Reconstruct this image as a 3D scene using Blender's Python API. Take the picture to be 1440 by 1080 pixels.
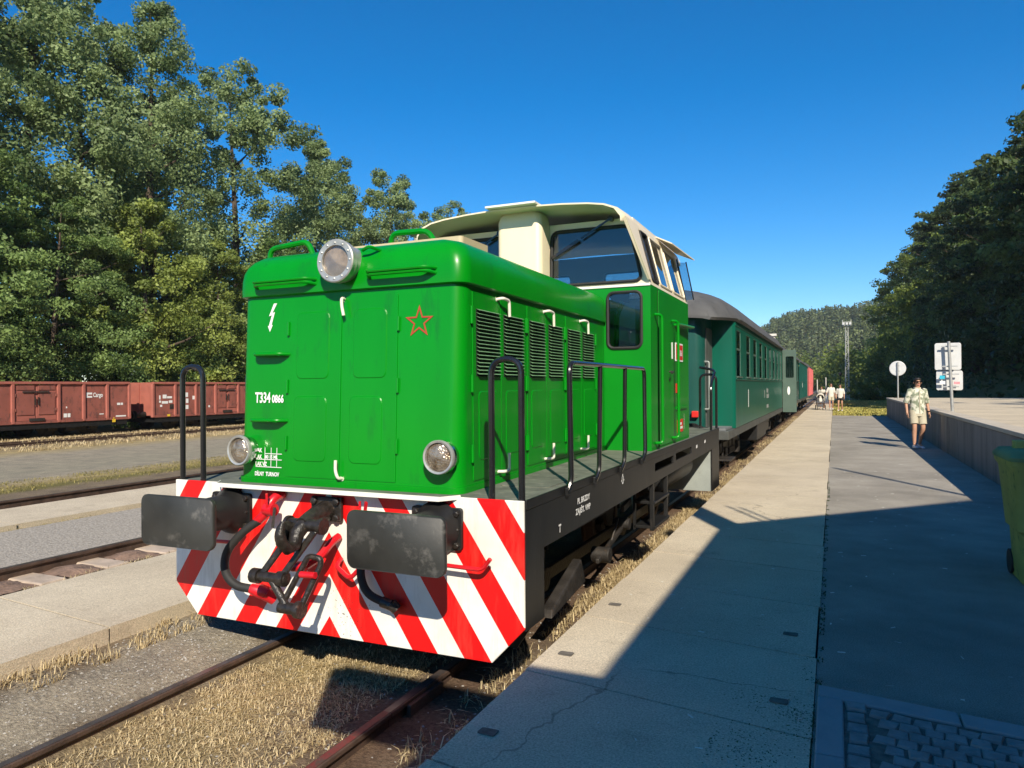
import bpy, bmesh, math, random
import numpy as np
from mathutils import Vector, Matrix
R = math.radians
random.seed(7); RNG = np.random.default_rng(11)
for o in list(bpy.data.objects): bpy.data.objects.remove(o, do_unlink=True)
SC = bpy.context.scene
COL = SC.collection
# ------------------------------------------------------------------ camera
CAM_P = Vector((3.234, -4.083, 1.959))
yaw, pit, rol = R(24.074), R(0.18), R(-0.421)
fw = Vector((-math.sin(yaw)*math.cos(pit), math.cos(yaw)*math.cos(pit), math.sin(pit)))
rt = Vector((math.cos(yaw), math.sin(yaw), 0)); up = rt.cross(fw)
rt2 = rt*math.cos(rol) + up*math.sin(rol); up2 = -rt*math.sin(rol) + up*math.cos(rol)
cd = bpy.data.cameras.new('camera'); cam = bpy.data.objects.new('camera', cd); COL.objects.link(cam)
mw = Matrix((rt2, up2, -fw)).transposed().to_4x4(); mw.translation = CAM_P
cam.matrix_world = mw
cd.sensor_width = 36; cd.lens = 36*1014.1/1440; cd.clip_end = 4000; cd.clip_start = .05
SC.camera = cam
# ------------------------------------------------------------------ sky, sun, exposure
SUN = Vector((0.40, -0.71, 0.579)).normalized()          # towards the sun
w = bpy.data.worlds.new('World'); SC.world = w; w.use_nodes = True
nt = w.node_tree; nt.nodes.clear()
sky = nt.nodes.new('ShaderNodeTexSky'); sky.sky_type = 'NISHITA'; sky.sun_disc = False
sky.sun_elevation = math.asin(SUN.z); sky.sun_rotation = math.atan2(SUN.x, SUN.y)
sky.altitude = 600; sky.air_density = 1.0; sky.dust_density = 0.1; sky.ozone_density = 5.0
hs = nt.nodes.new('ShaderNodeHueSaturation'); hs.inputs['Saturation'].default_value = 1.36; hs.inputs['Value'].default_value = 1.0
bg = nt.nodes.new('ShaderNodeBackground'); bg.inputs['Strength'].default_value = 0.114
wo = nt.nodes.new('ShaderNodeOutputWorld')
nt.links.new(sky.outputs[0], hs.inputs['Color']); nt.links.new(hs.outputs[0], bg.inputs['Color']); nt.links.new(bg.outputs[0], wo.inputs['Surface'])
sd = bpy.data.lights.new('sun', 'SUN'); sun = bpy.data.objects.new('sun', sd); COL.objects.link(sun)
sd.energy = 5.0; sd.angle = R(0.53); sd.color = (1, .90, .74)
sun.rotation_euler = SUN.to_track_quat('Z', 'Y').to_euler(); sun.location = (20, -40, 40)
vs = SC.view_settings; vs.view_transform = 'Standard'; vs.look = 'None'; vs.exposure = 0.45; vs.gamma = 1.0
try: vs.use_curve_mapping = False
except Exception: pass
SC.cycles.max_bounces = 6; SC.cycles.transparent_max_bounces = 16
# ------------------------------------------------------------------ materials
MT = {}
def nodes_of(name):
    m = bpy.data.materials.new(name); m.use_nodes = True
    nt = m.node_tree; return m, nt, nt.nodes['Principled BSDF']
def pm(name, col, rough=.6, metal=0, var=.12, scale=4, bump=0, bscale=60, coat=0, spots=None, spot_amt=.55, spot_scale=12, spec=.5, stretch=None):
    """plain surface: colour with soft noise variation, optional second-colour wear, fine relief"""
    m, nt, b = nodes_of(name); L = nt.links; N = nt.nodes
    tc = N.new('ShaderNodeTexCoord'); src = tc.outputs['Object']
    if stretch:
        mp = N.new('ShaderNodeMapping'); mp.inputs['Scale'].default_value = stretch; L.new(src, mp.inputs[0]); src = mp.outputs[0]
    n = N.new('ShaderNodeTexNoise'); n.inputs['Scale'].default_value = scale; n.inputs['Detail'].default_value = 6; L.new(src, n.inputs['Vector'])
    r = N.new('ShaderNodeValToRGB'); e = r.color_ramp.elements
    e[0].position = .3; e[1].position = .7
    e[0].color = tuple(c*(1-var) for c in col)+(1,); e[1].color = tuple(min(1, c*(1+var)) for c in col)+(1,)
    L.new(n.outputs[0], r.inputs[0]); out = r.outputs[0]
    if spots:
        n2 = N.new('ShaderNodeTexNoise'); n2.inputs['Scale'].default_value = spot_scale; n2.inputs['Detail'].default_value = 8; n2.inputs['Roughness'].default_value = .7
        L.new(src, n2.inputs['Vector'])
        r2 = N.new('ShaderNodeValToRGB'); r2.color_ramp.elements[0].position = spot_amt; r2.color_ramp.elements[1].position = spot_amt+.12
        L.new(n2.outputs[0], r2.inputs[0])
        mx = N.new('ShaderNodeMixRGB'); mx.inputs[2].default_value = tuple(spots)+(1,); L.new(r2.outputs[0], mx.inputs[0]); L.new(out, mx.inputs[1]); out = mx.outputs[0]
    L.new(out, b.inputs['Base Color'])
    b.inputs['Roughness'].default_value = rough; b.inputs['Metallic'].default_value = metal
    b.inputs['Coat Weight'].default_value = coat; b.inputs['Coat Roughness'].default_value = .08
    b.inputs['Specular IOR Level'].default_value = spec
    if bump:
        n3 = N.new('ShaderNodeTexNoise'); n3.inputs['Scale'].default_value = bscale; n3.inputs['Detail'].default_value = 5; L.new(src, n3.inputs['Vector'])
        bp = N.new('ShaderNodeBump'); bp.inputs['Strength'].default_value = bump; bp.inputs['Distance'].default_value = .02
        L.new(n3.outputs[0], bp.inputs['Height']); L.new(bp.outputs[0], b.inputs['Normal'])
    MT[name] = m; return m
pm('green_paint', (.001, .232, .007), .32, var=.08, scale=1.3, coat=.10, bump=.06, bscale=3.2, spec=.30, spots=(.004, .175, .012), spot_amt=.56, spot_scale=3, stretch=(2.2, 2.2, .5))
pm('green_paint_worn', (.001, .215, .009), .4, var=.08, scale=2, coat=.08, spec=.3, bump=.03, bscale=7, spots=(.03, .12, .03), spot_amt=.66, spot_scale=9)
pm('cream_paint', (.80, .70, .50), .45, var=.05, scale=3, coat=.15, spots=(.55, .42, .24), spot_amt=.68, spot_scale=6, stretch=(1, 1, .3))
pm('cream_dark', (.55, .45, .29), .6, var=.08, scale=3)
pm('white_paint', (.80, .78, .70), .5, var=.04)
pm('ivory', (.72, .70, .58), .4, var=.06, scale=20)
pm('marking_white', (.78, .78, .76), .6, var=.03, scale=40)
pm('marking_red', (.62, .02, .015), .5, var=.05)
pm('star_red', (.42, .06, .02), .5, var=.1)
pm('red_paint', (.58, .010, .018), .35, var=.15, scale=15, coat=.2, spots=(.12, .02, .02), spot_amt=.62, spot_scale=30)
pm('black_paint', (.013, .013, .013), .45, var=.25, scale=6, bump=.03, bscale=30, spec=.35, spots=(.042, .036, .030), spot_amt=.6, spot_scale=8, stretch=(1, 1, .35))
pm('black_gloss', (.012, .012, .013), .22, var=.1, coat=.4)
pm('rubber', (.018, .018, .018), .7, var=.2, scale=10)
pm('greasy_black', (.022, .018, .015), .38, var=.5, scale=25, bump=.4, bscale=40, spots=(.10, .07, .05), spot_amt=.6, spot_scale=18)
pm('dark_steel', (.045, .04, .036), .55, metal=.4, var=.4, scale=8, bump=.2, bscale=40, spots=(.09, .06, .04), spot_amt=.58)
pm('grey_plate', (.30, .33, .31), .5, var=.1, scale=5, spots=(.2, .2, .18), spot_amt=.6)
pm('buffer_face', (.030, .031, .029), .5, var=.35, scale=3.5, bump=.05, bscale=20, spots=(.10, .096, .088), spot_amt=.55, spot_scale=6)
pm('buffer_worn', (.042, .042, .039), .55, var=.5, scale=14, bump=.08, bscale=25, spots=(.03, .031, .029), spot_amt=.50, spot_scale=9)
pm('deck_paint', (.13, .14, .11), .75, var=.3, scale=6, bump=.1, bscale=60, spots=(.22, .21, .17), spot_amt=.56)
pm('louver_slat', (.20, .38, .20), .5, var=.25, scale=20, spots=(.02, .25, .03), spot_amt=.58, spot_scale=14)  # paler green: dust and the light on the slat tops, both in the colour
pm('joint_dirt', (.085, .07, .05), .95, var=.4, scale=9, bump=.5)
pm('ballast', (.36, .32, .265), .95, var=.35, scale=30, bump=1.0, bscale=45, spots=(.20, .175, .14), spot_amt=.56, spot_scale=24)
pm('louver_dark', (.006, .02, .008), .8)
pm('chrome', (.62, .62, .60), .22, metal=1, var=.15, scale=12)
pm('lamp_rim', (.46, .46, .43), .4, metal=.5, var=.2, scale=18)
pm('cab_inside', (.15, .165, .17), .7, var=.2)
pm('teal_paint', (.002, .095, .060), .34, var=.14, scale=2, coat=.05, spec=.3, bump=.02, bscale=6, spots=(.012, .10, .062), spot_amt=.62, spot_scale=4, stretch=(1, 1, .3))
pm('teal_dark', (.006, .07, .055), .35, var=.12, scale=2, coat=.2)  # darker teal: ends of the first coach and the green vehicles behind
pm('grey_green', (.075, .12, .095), .5, var=.1)
pm('coach_roof', (.085, .085, .083), .75, var=.18, scale=3, spots=(.055, .055, .055), spot_amt=.55, spot_scale=5)
pm('coach_skirt', (.07, .075, .07), .6, var=.25, scale=4)
pm('curtain', (.28, .19, .17), .9, var=.2, scale=8, stretch=(1, 12, 1))
pm('curtain_pale', (.50, .46, .36), .9, var=.2, scale=8, stretch=(1, 12, 1))
pm('wagon_red', (.27, .085, .062), .75, var=.16, scale=2, spots=(.14, .055, .042), spot_amt=.52, spot_scale=5, stretch=(1, 1, .6))
pm('wagon_red_bright', (.36, .115, .085), .6, var=.12, scale=3)
pm('van_red', (.50, .12, .12), .6, var=.1)
pm('yellow_mark', (.75, .50, .03), .6)
pm('rail_rust', (.085, .055, .042), .6, metal=.2, var=.35, scale=8, bump=.2, bscale=60, spots=(.13, .075, .05), spot_amt=.55, spot_scale=14)
pm('rail_top', (.16, .13, .12), .35, metal=.6, var=.3, scale=10)
pm('rail_red', (.17, .03, .028), .45, var=.4, scale=12, spots=(.07, .045, .035), spot_amt=.46)
pm('sleeper_concrete', (.44, .35, .27), .9, var=.2, scale=6, bump=.3, bscale=40)
pm('sleeper_dirt', (.21, .135, .095), .95, var=.35, scale=9, bump=.8, bscale=30)
pm('concrete_side', (.24, .21, .165), .9, var=.25, scale=5, bump=.5, bscale=60)
pm('concrete_wall', (.22, .20, .18), .9, var=.25, scale=1.5, bump=.3, bscale=60, spots=(.11, .10, .095), spot_amt=.54, spot_scale=2.2, stretch=(1.5, 1.5, .25))
pm('wall_coping', (.50, .44, .35), .85, var=.1, scale=2, bump=.2)
pm('pocket_dark', (.13, .115, .095), .9, var=.3, scale=30)
pm('sett_stone', (.24, .235, .225), .8, var=.22, scale=12, bump=.5, bscale=50)
pm('kerb_stone', (.30, .30, .30), .85, var=.12, scale=4, bump=.3, bscale=60)
pm('sett_joint', (.13, .12, .10), .95, var=.4, scale=20, bump=.5)
pm('sign_back', (.55, .56, .56), .45, metal=.1, var=.08, scale=4)
pm('galvanised', (.42, .43, .43), .45, metal=.5, var=.12, scale=10)
pm('sticker_cyan', (.02, .40, .55), .5); pm('sticker_white', (.75, .75, .75), .5); pm('sticker_pink', (.62, .25, .28), .5, var=.3, scale=60)
pm('bin_body', (.44, .40, .12), .8, spec=.2, var=.15, scale=4, spots=(.16, .19, .08), spot_amt=.55)
pm('bin_lid', (.22, .26, .12), .85, var=.15, scale=4, spec=.15)
pm('wall_plaster', (.55, .50, .40), .9, var=.08); pm('roof_tile', (.20, .08, .055), .8, var=.2)
pm('mast_grey', (.48, .49, .46), .5, metal=.3, var=.1)
pm('skin', (.46, .25, .16), .55, var=.06, scale=8); pm('hair_dark', (.015, .011, .009), .6, var=.3, scale=40)
pm('hair_brown', (.08, .045, .025), .6, var=.3, scale=40); pm('lens_black', (.005, .005, .006), .1)
pm('khaki', (.46, .42, .31), .85, var=.1, scale=8); pm('shoe_white', (.62, .63, .66), .7, var=.1); pm('cloth_white', (.62, .59, .53), .85, var=.06)
pm('cloth_black', (.012, .012, .014), .85); pm('cloth_pale', (.62, .58, .50), .85, var=.1, scale=6); pm('cloth_grey', (.18, .18, .20), .85); pm('stroller_grey', (.10, .10, .11), .8, var=.2)
pm('bark', (.085, .062, .045), .95, var=.35, scale=6, bump=.7, bscale=14, stretch=(1, 1, .2))
pm('stone_pebble', (.30, .28, .25), .9, var=.35, scale=9)
pm('litter_white', (.7, .68, .6), .8)
# shirt with a leafy print
def shirt_mat():
    m, nt, b = nodes_of('shirt_print'); N, L = nt.nodes, nt.links
    tc = N.new('ShaderNodeTexCoord'); n = N.new('ShaderNodeTexNoise'); n.inputs['Scale'].default_value = 11; n.inputs['Detail'].default_value = 3
    r = N.new('ShaderNodeValToRGB'); r.color_ramp.elements[0].position = .44; r.color_ramp.elements[1].position = .56
    r.color_ramp.elements[0].color = (.22, .25, .17, 1); r.color_ramp.elements[1].color = (.62, .61, .50, 1)
    L.new(tc.outputs['Object'], n.inputs['Vector']); L.new(n.outputs[0], r.inputs[0]); L.new(r.outputs[0], b.inputs['Base Color'])
    b.inputs['Roughness'].default_value = .85; MT['shirt_print'] = m
shirt_mat()
# red and white chevron warning plate
def stripe_mat():
    m, nt, b = nodes_of('chevron_stripes'); N, L = nt.nodes, nt.links
    tc = N.new('ShaderNodeTexCoord'); sx = N.new('ShaderNodeSeparateXYZ'); L.new(tc.outputs['Object'], sx.inputs[0])
    def mth(op, a, bb=None):
        n = N.new('ShaderNodeMath'); n.operation = op
        for i, q in enumerate((a, bb)):
            if q is None: continue
            if isinstance(q, (int, float)): n.inputs[i].default_value = q
            else: L.new(q, n.inputs[i])
        return n.outputs[0]
    s = mth('ADD', mth('ABSOLUTE', sx.outputs[0]), mth('DIVIDE', sx.outputs[2], 1.51))
    k = mth('FRACT', mth('DIVIDE', mth('ADD', mth('SUBTRACT', s, .240), .388*10), .388))
    red = mth('GREATER_THAN', k, .5)
    n0 = N.new('ShaderNodeTexNoise'); n0.inputs['Scale'].default_value = 5; n0.inputs['Detail'].default_value = 8; L.new(tc.outputs['Object'], n0.inputs['Vector'])
    r0 = N.new('ShaderNodeValToRGB'); r0.color_ramp.elements[0].position = .35; r0.color_ramp.elements[1].position = .75
    r0.color_ramp.elements[0].color = (.84, .82, .76, 1); r0.color_ramp.elements[1].color = (.74, .71, .62, 1); L.new(n0.outputs[0], r0.inputs[0])
    mx = N.new('ShaderNodeMixRGB'); L.new(red, mx.inputs[0]); L.new(r0.outputs[0], mx.inputs[1]); mx.inputs[2].default_value = (.74, .004, .004, 1)
    # paint chips, thick around the coupling
    v = N.new('ShaderNodeTexNoise'); v.inputs['Scale'].default_value = 70; v.inputs['Detail'].default_value = 3; L.new(tc.outputs['Object'], v.inputs['Vector'])
    d = N.new('ShaderNodeVectorMath'); d.operation = 'DISTANCE'; L.new(tc.outputs['Object'], d.inputs[0]); d.inputs[1].default_value = (.14, -4.1, .42)
    near = N.new('ShaderNodeMapRange'); near.inputs[1].default_value = .05; near.inputs[2].default_value = .5; near.inputs[3].default_value = .62; near.inputs[4].default_value = .80; L.new(d.outputs['Value'], near.inputs[0])
    chip = mth('GREATER_THAN', v.outputs[0], near.outputs[0])
    m2 = N.new('ShaderNodeMixRGB'); L.new(chip, m2.inputs[0]); L.new(mx.outputs[0], m2.inputs[1]); m2.inputs[2].default_value = (.03, .025, .02, 1)
    mpg = N.new('ShaderNodeMapping'); mpg.inputs['Scale'].default_value = (5, 5, .7); L.new(tc.outputs['Object'], mpg.inputs[0])
    ng = N.new('ShaderNodeTexNoise'); ng.inputs['Scale'].default_value = 3; ng.inputs['Detail'].default_value = 8; ng.inputs['Roughness'].default_value = .7; L.new(mpg.outputs[0], ng.inputs['Vector'])
    rg_ = N.new('ShaderNodeValToRGB'); rg_.color_ramp.elements[0].position = .50; rg_.color_ramp.elements[1].position = .85; rg_.color_ramp.elements[1].color = (.42, .42, .42, 1); L.new(ng.outputs[0], rg_.inputs[0])
    m3 = N.new('ShaderNodeMixRGB'); L.new(rg_.outputs[0], m3.inputs[0]); L.new(m2.outputs[0], m3.inputs[1]); m3.inputs[2].default_value = (.20, .14, .09, 1)
    L.new(m3.outputs[0], b.inputs['Base Color']); b.inputs['Roughness'].default_value = .45
    MT['chevron_stripes'] = m
stripe_mat()
def glass_mat(name, tint=(.75, .82, .84), dark=.0, rough=.02, refl=1.0):
    m = bpy.data.materials.new(name); m.use_nodes = True; nt = m.node_tree; nt.nodes.clear(); N, L = nt.nodes, nt.links
    o = N.new('ShaderNodeOutputMaterial'); mix = N.new('ShaderNodeMixShader'); t = N.new('ShaderNodeBsdfTransparent'); g = N.new('ShaderNodeBsdfGlossy')
    f = N.new('ShaderNodeFresnel'); f.inputs[0].default_value = 1.52; mm = N.new('ShaderNodeMath'); mm.operation = 'MULTIPLY'; mm.inputs[1].default_value = refl
    t.inputs[0].default_value = tuple(tint)+(1,); g.inputs['Roughness'].default_value = rough; g.inputs[0].default_value = (.95, .97, 1, 1)
    L.new(f.outputs[0], mm.inputs[0]); L.new(mm.outputs[0], mix.inputs[0]); L.new(t.outputs[0], mix.inputs[1]); L.new(g.outputs[0], mix.inputs[2]); L.new(mix.outputs[0], o.inputs[0])
    MT[name] = m
glass_mat('cab_glass', (.66, .74, .77), refl=1.4); glass_mat('lens_glass', (.9, .88, .84), refl=.5); glass_mat('coach_glass', (.45, .5, .5), refl=1.0)
def lens_mat():
    m, nt, b = nodes_of('lamp_lens'); N, L = nt.nodes, nt.links
    tc = N.new('ShaderNodeTexCoord'); v = N.new('ShaderNodeTexVoronoi'); v.inputs['Scale'].default_value = 90; L.new(tc.outputs['Object'], v.inputs['Vector'])
    n = N.new('ShaderNodeTexNoise'); n.inputs['Scale'].default_value = 14; L.new(tc.outputs['Object'], n.inputs['Vector'])
    r = N.new('ShaderNodeValToRGB'); r.color_ramp.elements[0].color = (.16, .10, .05, 1); r.color_ramp.elements[1].color = (.62, .52, .40, 1)
    r.color_ramp.elements[0].position = .3; r.color_ramp.elements[1].position = .7
    L.new(n.outputs[0], r.inputs[0]); L.new(r.outputs[0], b.inputs['Base Color'])
    bp = N.new('ShaderNodeBump'); bp.inputs['Strength'].default_value = .8; bp.inputs['Distance'].default_value = .006; L.new(v.outputs['Distance'], bp.inputs['Height']); L.new(bp.outputs[0], b.inputs['Normal'])
    b.inputs['Roughness'].default_value = .12; b.inputs['Metallic'].default_value = .65; b.inputs['Coat Weight'].default_value = .6
    MT['lamp_lens'] = m
lens_mat()
pm('lamp_reflector', (.55, .46, .38), .25, metal=.25, var=.35, scale=14)
def leaf_mat(name, c0, c1, trans=.42, rough=.5):
    m = bpy.data.materials.new(name); m.use_nodes = True; nt = m.node_tree; nt.nodes.clear(); N, L = nt.nodes, nt.links
    o = N.new('ShaderNodeOutputMaterial'); at = N.new('ShaderNodeAttribute'); at.attribute_name = 'tint'
    r = N.new('ShaderNodeValToRGB'); r.color_ramp.elements[0].color = tuple(c0)+(1,); r.color_ramp.elements[1].color = tuple(c1)+(1,)
    L.new(at.outputs['Fac'], r.inputs[0])
    b = N.new('ShaderNodeBsdfPrincipled'); b.inputs['Roughness'].default_value = rough; b.inputs['Specular IOR Level'].default_value = .35; L.new(r.outputs[0], b.inputs['Base Color'])
    t = N.new('ShaderNodeBsdfTranslucent'); hsv = N.new('ShaderNodeHueSaturation'); hsv.inputs['Value'].default_value = 1.3; hsv.inputs['Hue'].default_value = .485
    L.new(r.outputs[0], hsv.inputs['Color']); L.new(hsv.outputs[0], t.inputs[0])
    mx = N.new('ShaderNodeMixShader'); mx.inputs[0].default_value = trans; L.new(b.outputs[0], mx.inputs[1]); L.new(t.outputs[0], mx.inputs[2]); L.new(mx.outputs[0], o.inputs[0])
    MT[name] = m
leaf_mat('leaf_poplar', (.06, .105, .032), (.36, .46, .20))
leaf_mat('leaf_dense', (.05, .10, .025), (.29, .41, .13))
leaf_mat('leaf_yellowish', (.08, .12, .02), (.40, .48, .12))
leaf_mat('leaf_dark', (.016, .030, .011), (.10, .15, .05)); leaf_mat('leaf_slope', (.025, .05, .015), (.16, .24, .075))  # leaf_dark: shade of slope and thickets put into the colour; also the moss
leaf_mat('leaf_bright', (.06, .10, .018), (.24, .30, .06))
leaf_mat('leaf_hill', (.035, .055, .022), (.20, .24, .085), trans=.2)
leaf_mat('grass_dry', (.29, .215, .10), (.76, .63, .38), trans=.25, rough=.7)
leaf_mat('grass_bright', (.22, .22, .04), (.68, .60, .18), trans=.3, rough=.7)
leaf_mat('grass_green', (.10, .10, .02), (.48, .40, .14), trans=.3, rough=.7)
# the earth: bands of trampled gravel, dry grass and dirt running along the tracks
def ground_mat():
    m, nt, b = nodes_of('earth'); N, L = nt.nodes, nt.links
    tc = N.new('ShaderNodeTexCoord'); sx = N.new('ShaderNodeSeparateXYZ'); L.new(tc.outputs['Object'], sx.inputs[0])
    def noise(sc, det=6, ro=.6):
        n = N.new('ShaderNodeTexNoise'); n.inputs['Scale'].default_value = sc; n.inputs['Detail'].default_value = det; n.inputs['Roughness'].default_value = ro; L.new(tc.outputs['Object'], n.inputs['Vector']); return n.outputs[0]
    def mth(op, a, bb):
        n = N.new('ShaderNodeMath'); n.operation = op
        for i, q in enumerate((a, bb)):
            if isinstance(q, (int, float)): n.inputs[i].default_value = q
            else: L.new(q, n.inputs[i])
        return n.outputs[0]
    xd = mth('ADD', sx.outputs[0], mth('MULTIPLY', mth('SUBTRACT', noise(.8), .5), 1.6))
    mr = N.new('ShaderNodeMapRange'); mr.inputs[1].default_value = -30; mr.inputs[2].default_value = 6; L.new(xd, mr.inputs[0])
    r = N.new('ShaderNodeValToRGB'); cr = r.color_ramp
    gravel = (.27, .25, .215); dirt = (.21, .165, .115); dry = (.36, .28, .13); brown = (.16, .10, .07); green = (.20, .18, .06)
    gravel = (.39, .35, .28); dirt = (.27, .215, .15); dry = (.46, .37, .19)
    stops = [(-29, dirt), (-24.5, dry), (-23, dry), (-22, dirt), (-20.5, dry), (-18.5, gravel), (-14.0, (.37, .345, .27)), (-12.6, gravel), (-11.6, dry), (-10.4, green), (-9.9, dirt), (-8.2, dirt),
             (-7.4, dirt), (-6.6, dry), (-6.2, gravel), (-4.7, (.24, .22, .185)), (-4.2, brown), (-3.3, brown), (-1.75, dirt), (-1.5, gravel), (-.9, gravel), (-.7, dirt), (-.2, dry), (.4, dirt), (.75, brown), (1.3, dirt), (3.2, dry), (5.5, green)]
    for i, (x, c) in enumerate(stops):
        p = (x+30)/36
        e = cr.elements[i] if i < 2 else cr.elements.new(p)
        e.position = p; e.color = tuple(c)+(1,)
    L.new(mr.outputs[0], r.inputs[0])
    # fine speckle of stones and straw
    r2 = N.new('ShaderNodeValToRGB'); r2.color_ramp.elements[0].position = .32; r2.color_ramp.elements[1].position = .72
    r2.color_ramp.elements[0].color = (.42, .40, .38, 1); r2.color_ramp.elements[1].color = (1.35, 1.33, 1.28, 1); L.new(noise(38, 8, .75), r2.inputs[0])
    r3 = N.new('ShaderNodeValToRGB'); r3.color_ramp.elements[0].position = .3; r3.color_ramp.elements[1].position = .7
    r3.color_ramp.elements[0].color = (.72, .72, .74, 1); r3.color_ramp.elements[1].color = (1.15, 1.13, 1.08, 1); L.new(noise(2.2, 5), r3.inputs[0])
    m1 = N.new('ShaderNodeMixRGB'); m1.blend_type = 'MULTIPLY'; m1.inputs[0].default_value = 1; L.new(r.outputs[0], m1.inputs[1]); L.new(r2.outputs[0], m1.inputs[2])
    m2 = N.new('ShaderNodeMixRGB'); m2.blend_type = 'MULTIPLY'; m2.inputs[0].default_value = 1; L.new(m1.outputs[0], m2.inputs[1]); L.new(r3.outputs[0], m2.inputs[2])
    L.new(m2.outputs[0], b.inputs['Base Color']); b.inputs['Roughness'].default_value = .95; b.inputs['Specular IOR Level'].default_value = .2
    bp = N.new('ShaderNodeBump'); bp.inputs['Strength'].default_value = .9; bp.inputs['Distance'].default_value = .03; L.new(noise(45, 8, .7), bp.inputs['Height']); L.new(bp.outputs[0], b.inputs['Normal'])
    MT['earth'] = m
ground_mat()
def asphalt_mat():
    m, nt, b = nodes_of('asphalt'); N, L = nt.nodes, nt.links
    tc = N.new('ShaderNodeTexCoord')
    def noise(sc, det=6, ro=.6):
        n = N.new('ShaderNodeTexNoise'); n.inputs['Scale'].default_value = sc; n.inputs['Detail'].default_value = det; n.inputs['Roughness'].default_value = ro; L.new(tc.outputs['Object'], n.inputs['Vector']); return n.outputs[0]
    r = N.new('ShaderNodeValToRGB'); e = r.color_ramp.elements; e[0].position = .3; e[1].position = .75; e[0].color = (.27, .245, .205, 1); e[1].color = (.45, .41, .345, 1); L.new(noise(1.2), r.inputs[0])
    r2 = N.new('ShaderNodeValToRGB'); e = r2.color_ramp.elements; e[0].position = .35; e[1].position = .7; e[0].color = (.62, .62, .62, 1); e[1].color = (1.3, 1.3, 1.3, 1); L.new(noise(140, 3, .7), r2.inputs[0])
    m1 = N.new('ShaderNodeMixRGB'); m1.blend_type = 'MULTIPLY'; m1.inputs[0].default_value = 1; L.new(r.outputs[0], m1.inputs[1]); L.new(r2.outputs[0], m1.inputs[2])
    r3 = N.new('ShaderNodeValToRGB'); e = r3.color_ramp.elements; e[0].position = .73; e[1].position = .76; L.new(noise(26, 5, .75), r3.inputs[0])
    m2 = N.new('ShaderNodeMixRGB'); L.new(r3.outputs[0], m2.inputs[0]); L.new(m1.outputs[0], m2.inputs[1]); m2.inputs[2].default_value = (.36, .34, .28, 1)
    L.new(m2.outputs[0], b.inputs['Base Color']); b.inputs['Roughness'].default_value = .9; b.inputs['Specular IOR Level'].default_value = .25
    bp = N.new('ShaderNodeBump'); bp.inputs['Strength'].default_value = .7; bp.inputs['Distance'].default_value = .012; L.new(noise(120, 4, .7), bp.inputs['Height']); L.new(bp.outputs[0], b.inputs['Normal'])
    MT['asphalt'] = m
asphalt_mat()
def concrete_mat(name, c0, c1, stain):
    m, nt, b = nodes_of(name); N, L = nt.nodes, nt.links; tc = N.new('ShaderNodeTexCoord')
    def noise(sc, det=6, ro=.6):
        n = N.new('ShaderNodeTexNoise'); n.inputs['Scale'].default_value = sc; n.inputs['Detail'].default_value = det; n.inputs['Roughness'].default_value = ro; L.new(tc.outputs['Object'], n.inputs['Vector']); return n.outputs[0]
    def ramp(src, p0, p1, a, bb):
        r = N.new('ShaderNodeValToRGB'); e = r.color_ramp.elements; e[0].position = p0; e[1].position = p1; e[0].color = a+(1,); e[1].color = bb+(1,); L.new(src, r.inputs[0]); return r.outputs[0]
    def mix(f, a, bb, mode='MIX'):
        x = N.new('ShaderNodeMixRGB'); x.blend_type = mode
        for i, q in enumerate((f, a, bb)):
            if isinstance(q, (int, float)): x.inputs[i].default_value = q
            elif isinstance(q, tuple): x.inputs[i].default_value = q+(1,)
            else: L.new(q, x.inputs[i])
        return x.outputs[0]
    o = ramp(noise(.9, 7, .65), .3, .7, c0, c1)
    o = mix(ramp(noise(2.6, 9, .72), .56, .72, (0, 0, 0), (.75, .75, .75)), o, stain)
    o = mix(1.0, o, ramp(noise(95, 4, .8), .36, .64, (.66, .66, .65), (1.22, 1.22, 1.2)), 'MULTIPLY')
    o = mix(ramp(noise(22, 4, .6), .70, .74, (0, 0, 0), (.8, .8, .8)), o, tuple(c*.45 for c in stain))
    # hairline cracks, only here and there
    wv = N.new('ShaderNodeVectorMath'); wv.operation = 'ADD'; nz = N.new('ShaderNodeTexNoise'); nz.inputs['Scale'].default_value = 3.5; nz.inputs['Detail'].default_value = 6; L.new(tc.outputs['Object'], nz.inputs['Vector'])
    sc_ = N.new('ShaderNodeVectorMath'); sc_.operation = 'SCALE'; sc_.inputs['Scale'].default_value = .35; L.new(nz.outputs['Color'], sc_.inputs[0]); L.new(tc.outputs['Object'], wv.inputs[0]); L.new(sc_.outputs[0], wv.inputs[1])
    vo = N.new('ShaderNodeTexVoronoi'); vo.feature = 'DISTANCE_TO_EDGE'; vo.inputs['Scale'].default_value = .75; L.new(wv.outputs[0], vo.inputs['Vector'])
    ck = mix(1.0, ramp(vo.outputs['Distance'], .002, .006, (1, 1, 1), (0, 0, 0)), ramp(noise(.6, 3, .5), .60, .66, (0, 0, 0), (.6, .6, .6)), 'MULTIPLY')
    o = mix(ck, o, tuple(c*.3 for c in stain))
    L.new(o, b.inputs['Base Color']); b.inputs['Roughness'].default_value = .92; b.inputs['Specular IOR Level'].default_value = .2
    bp = N.new('ShaderNodeBump'); bp.inputs['Strength'].default_value = .55; bp.inputs['Distance'].default_value = .012; L.new(noise(85, 5, .75), bp.inputs['Height']); L.new(bp.outputs[0], b.inputs['Normal'])
    MT[name] = m
concrete_mat('concrete', (.51, .43, .32), (.68, .585, .44), (.39, .325, .24))
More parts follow.
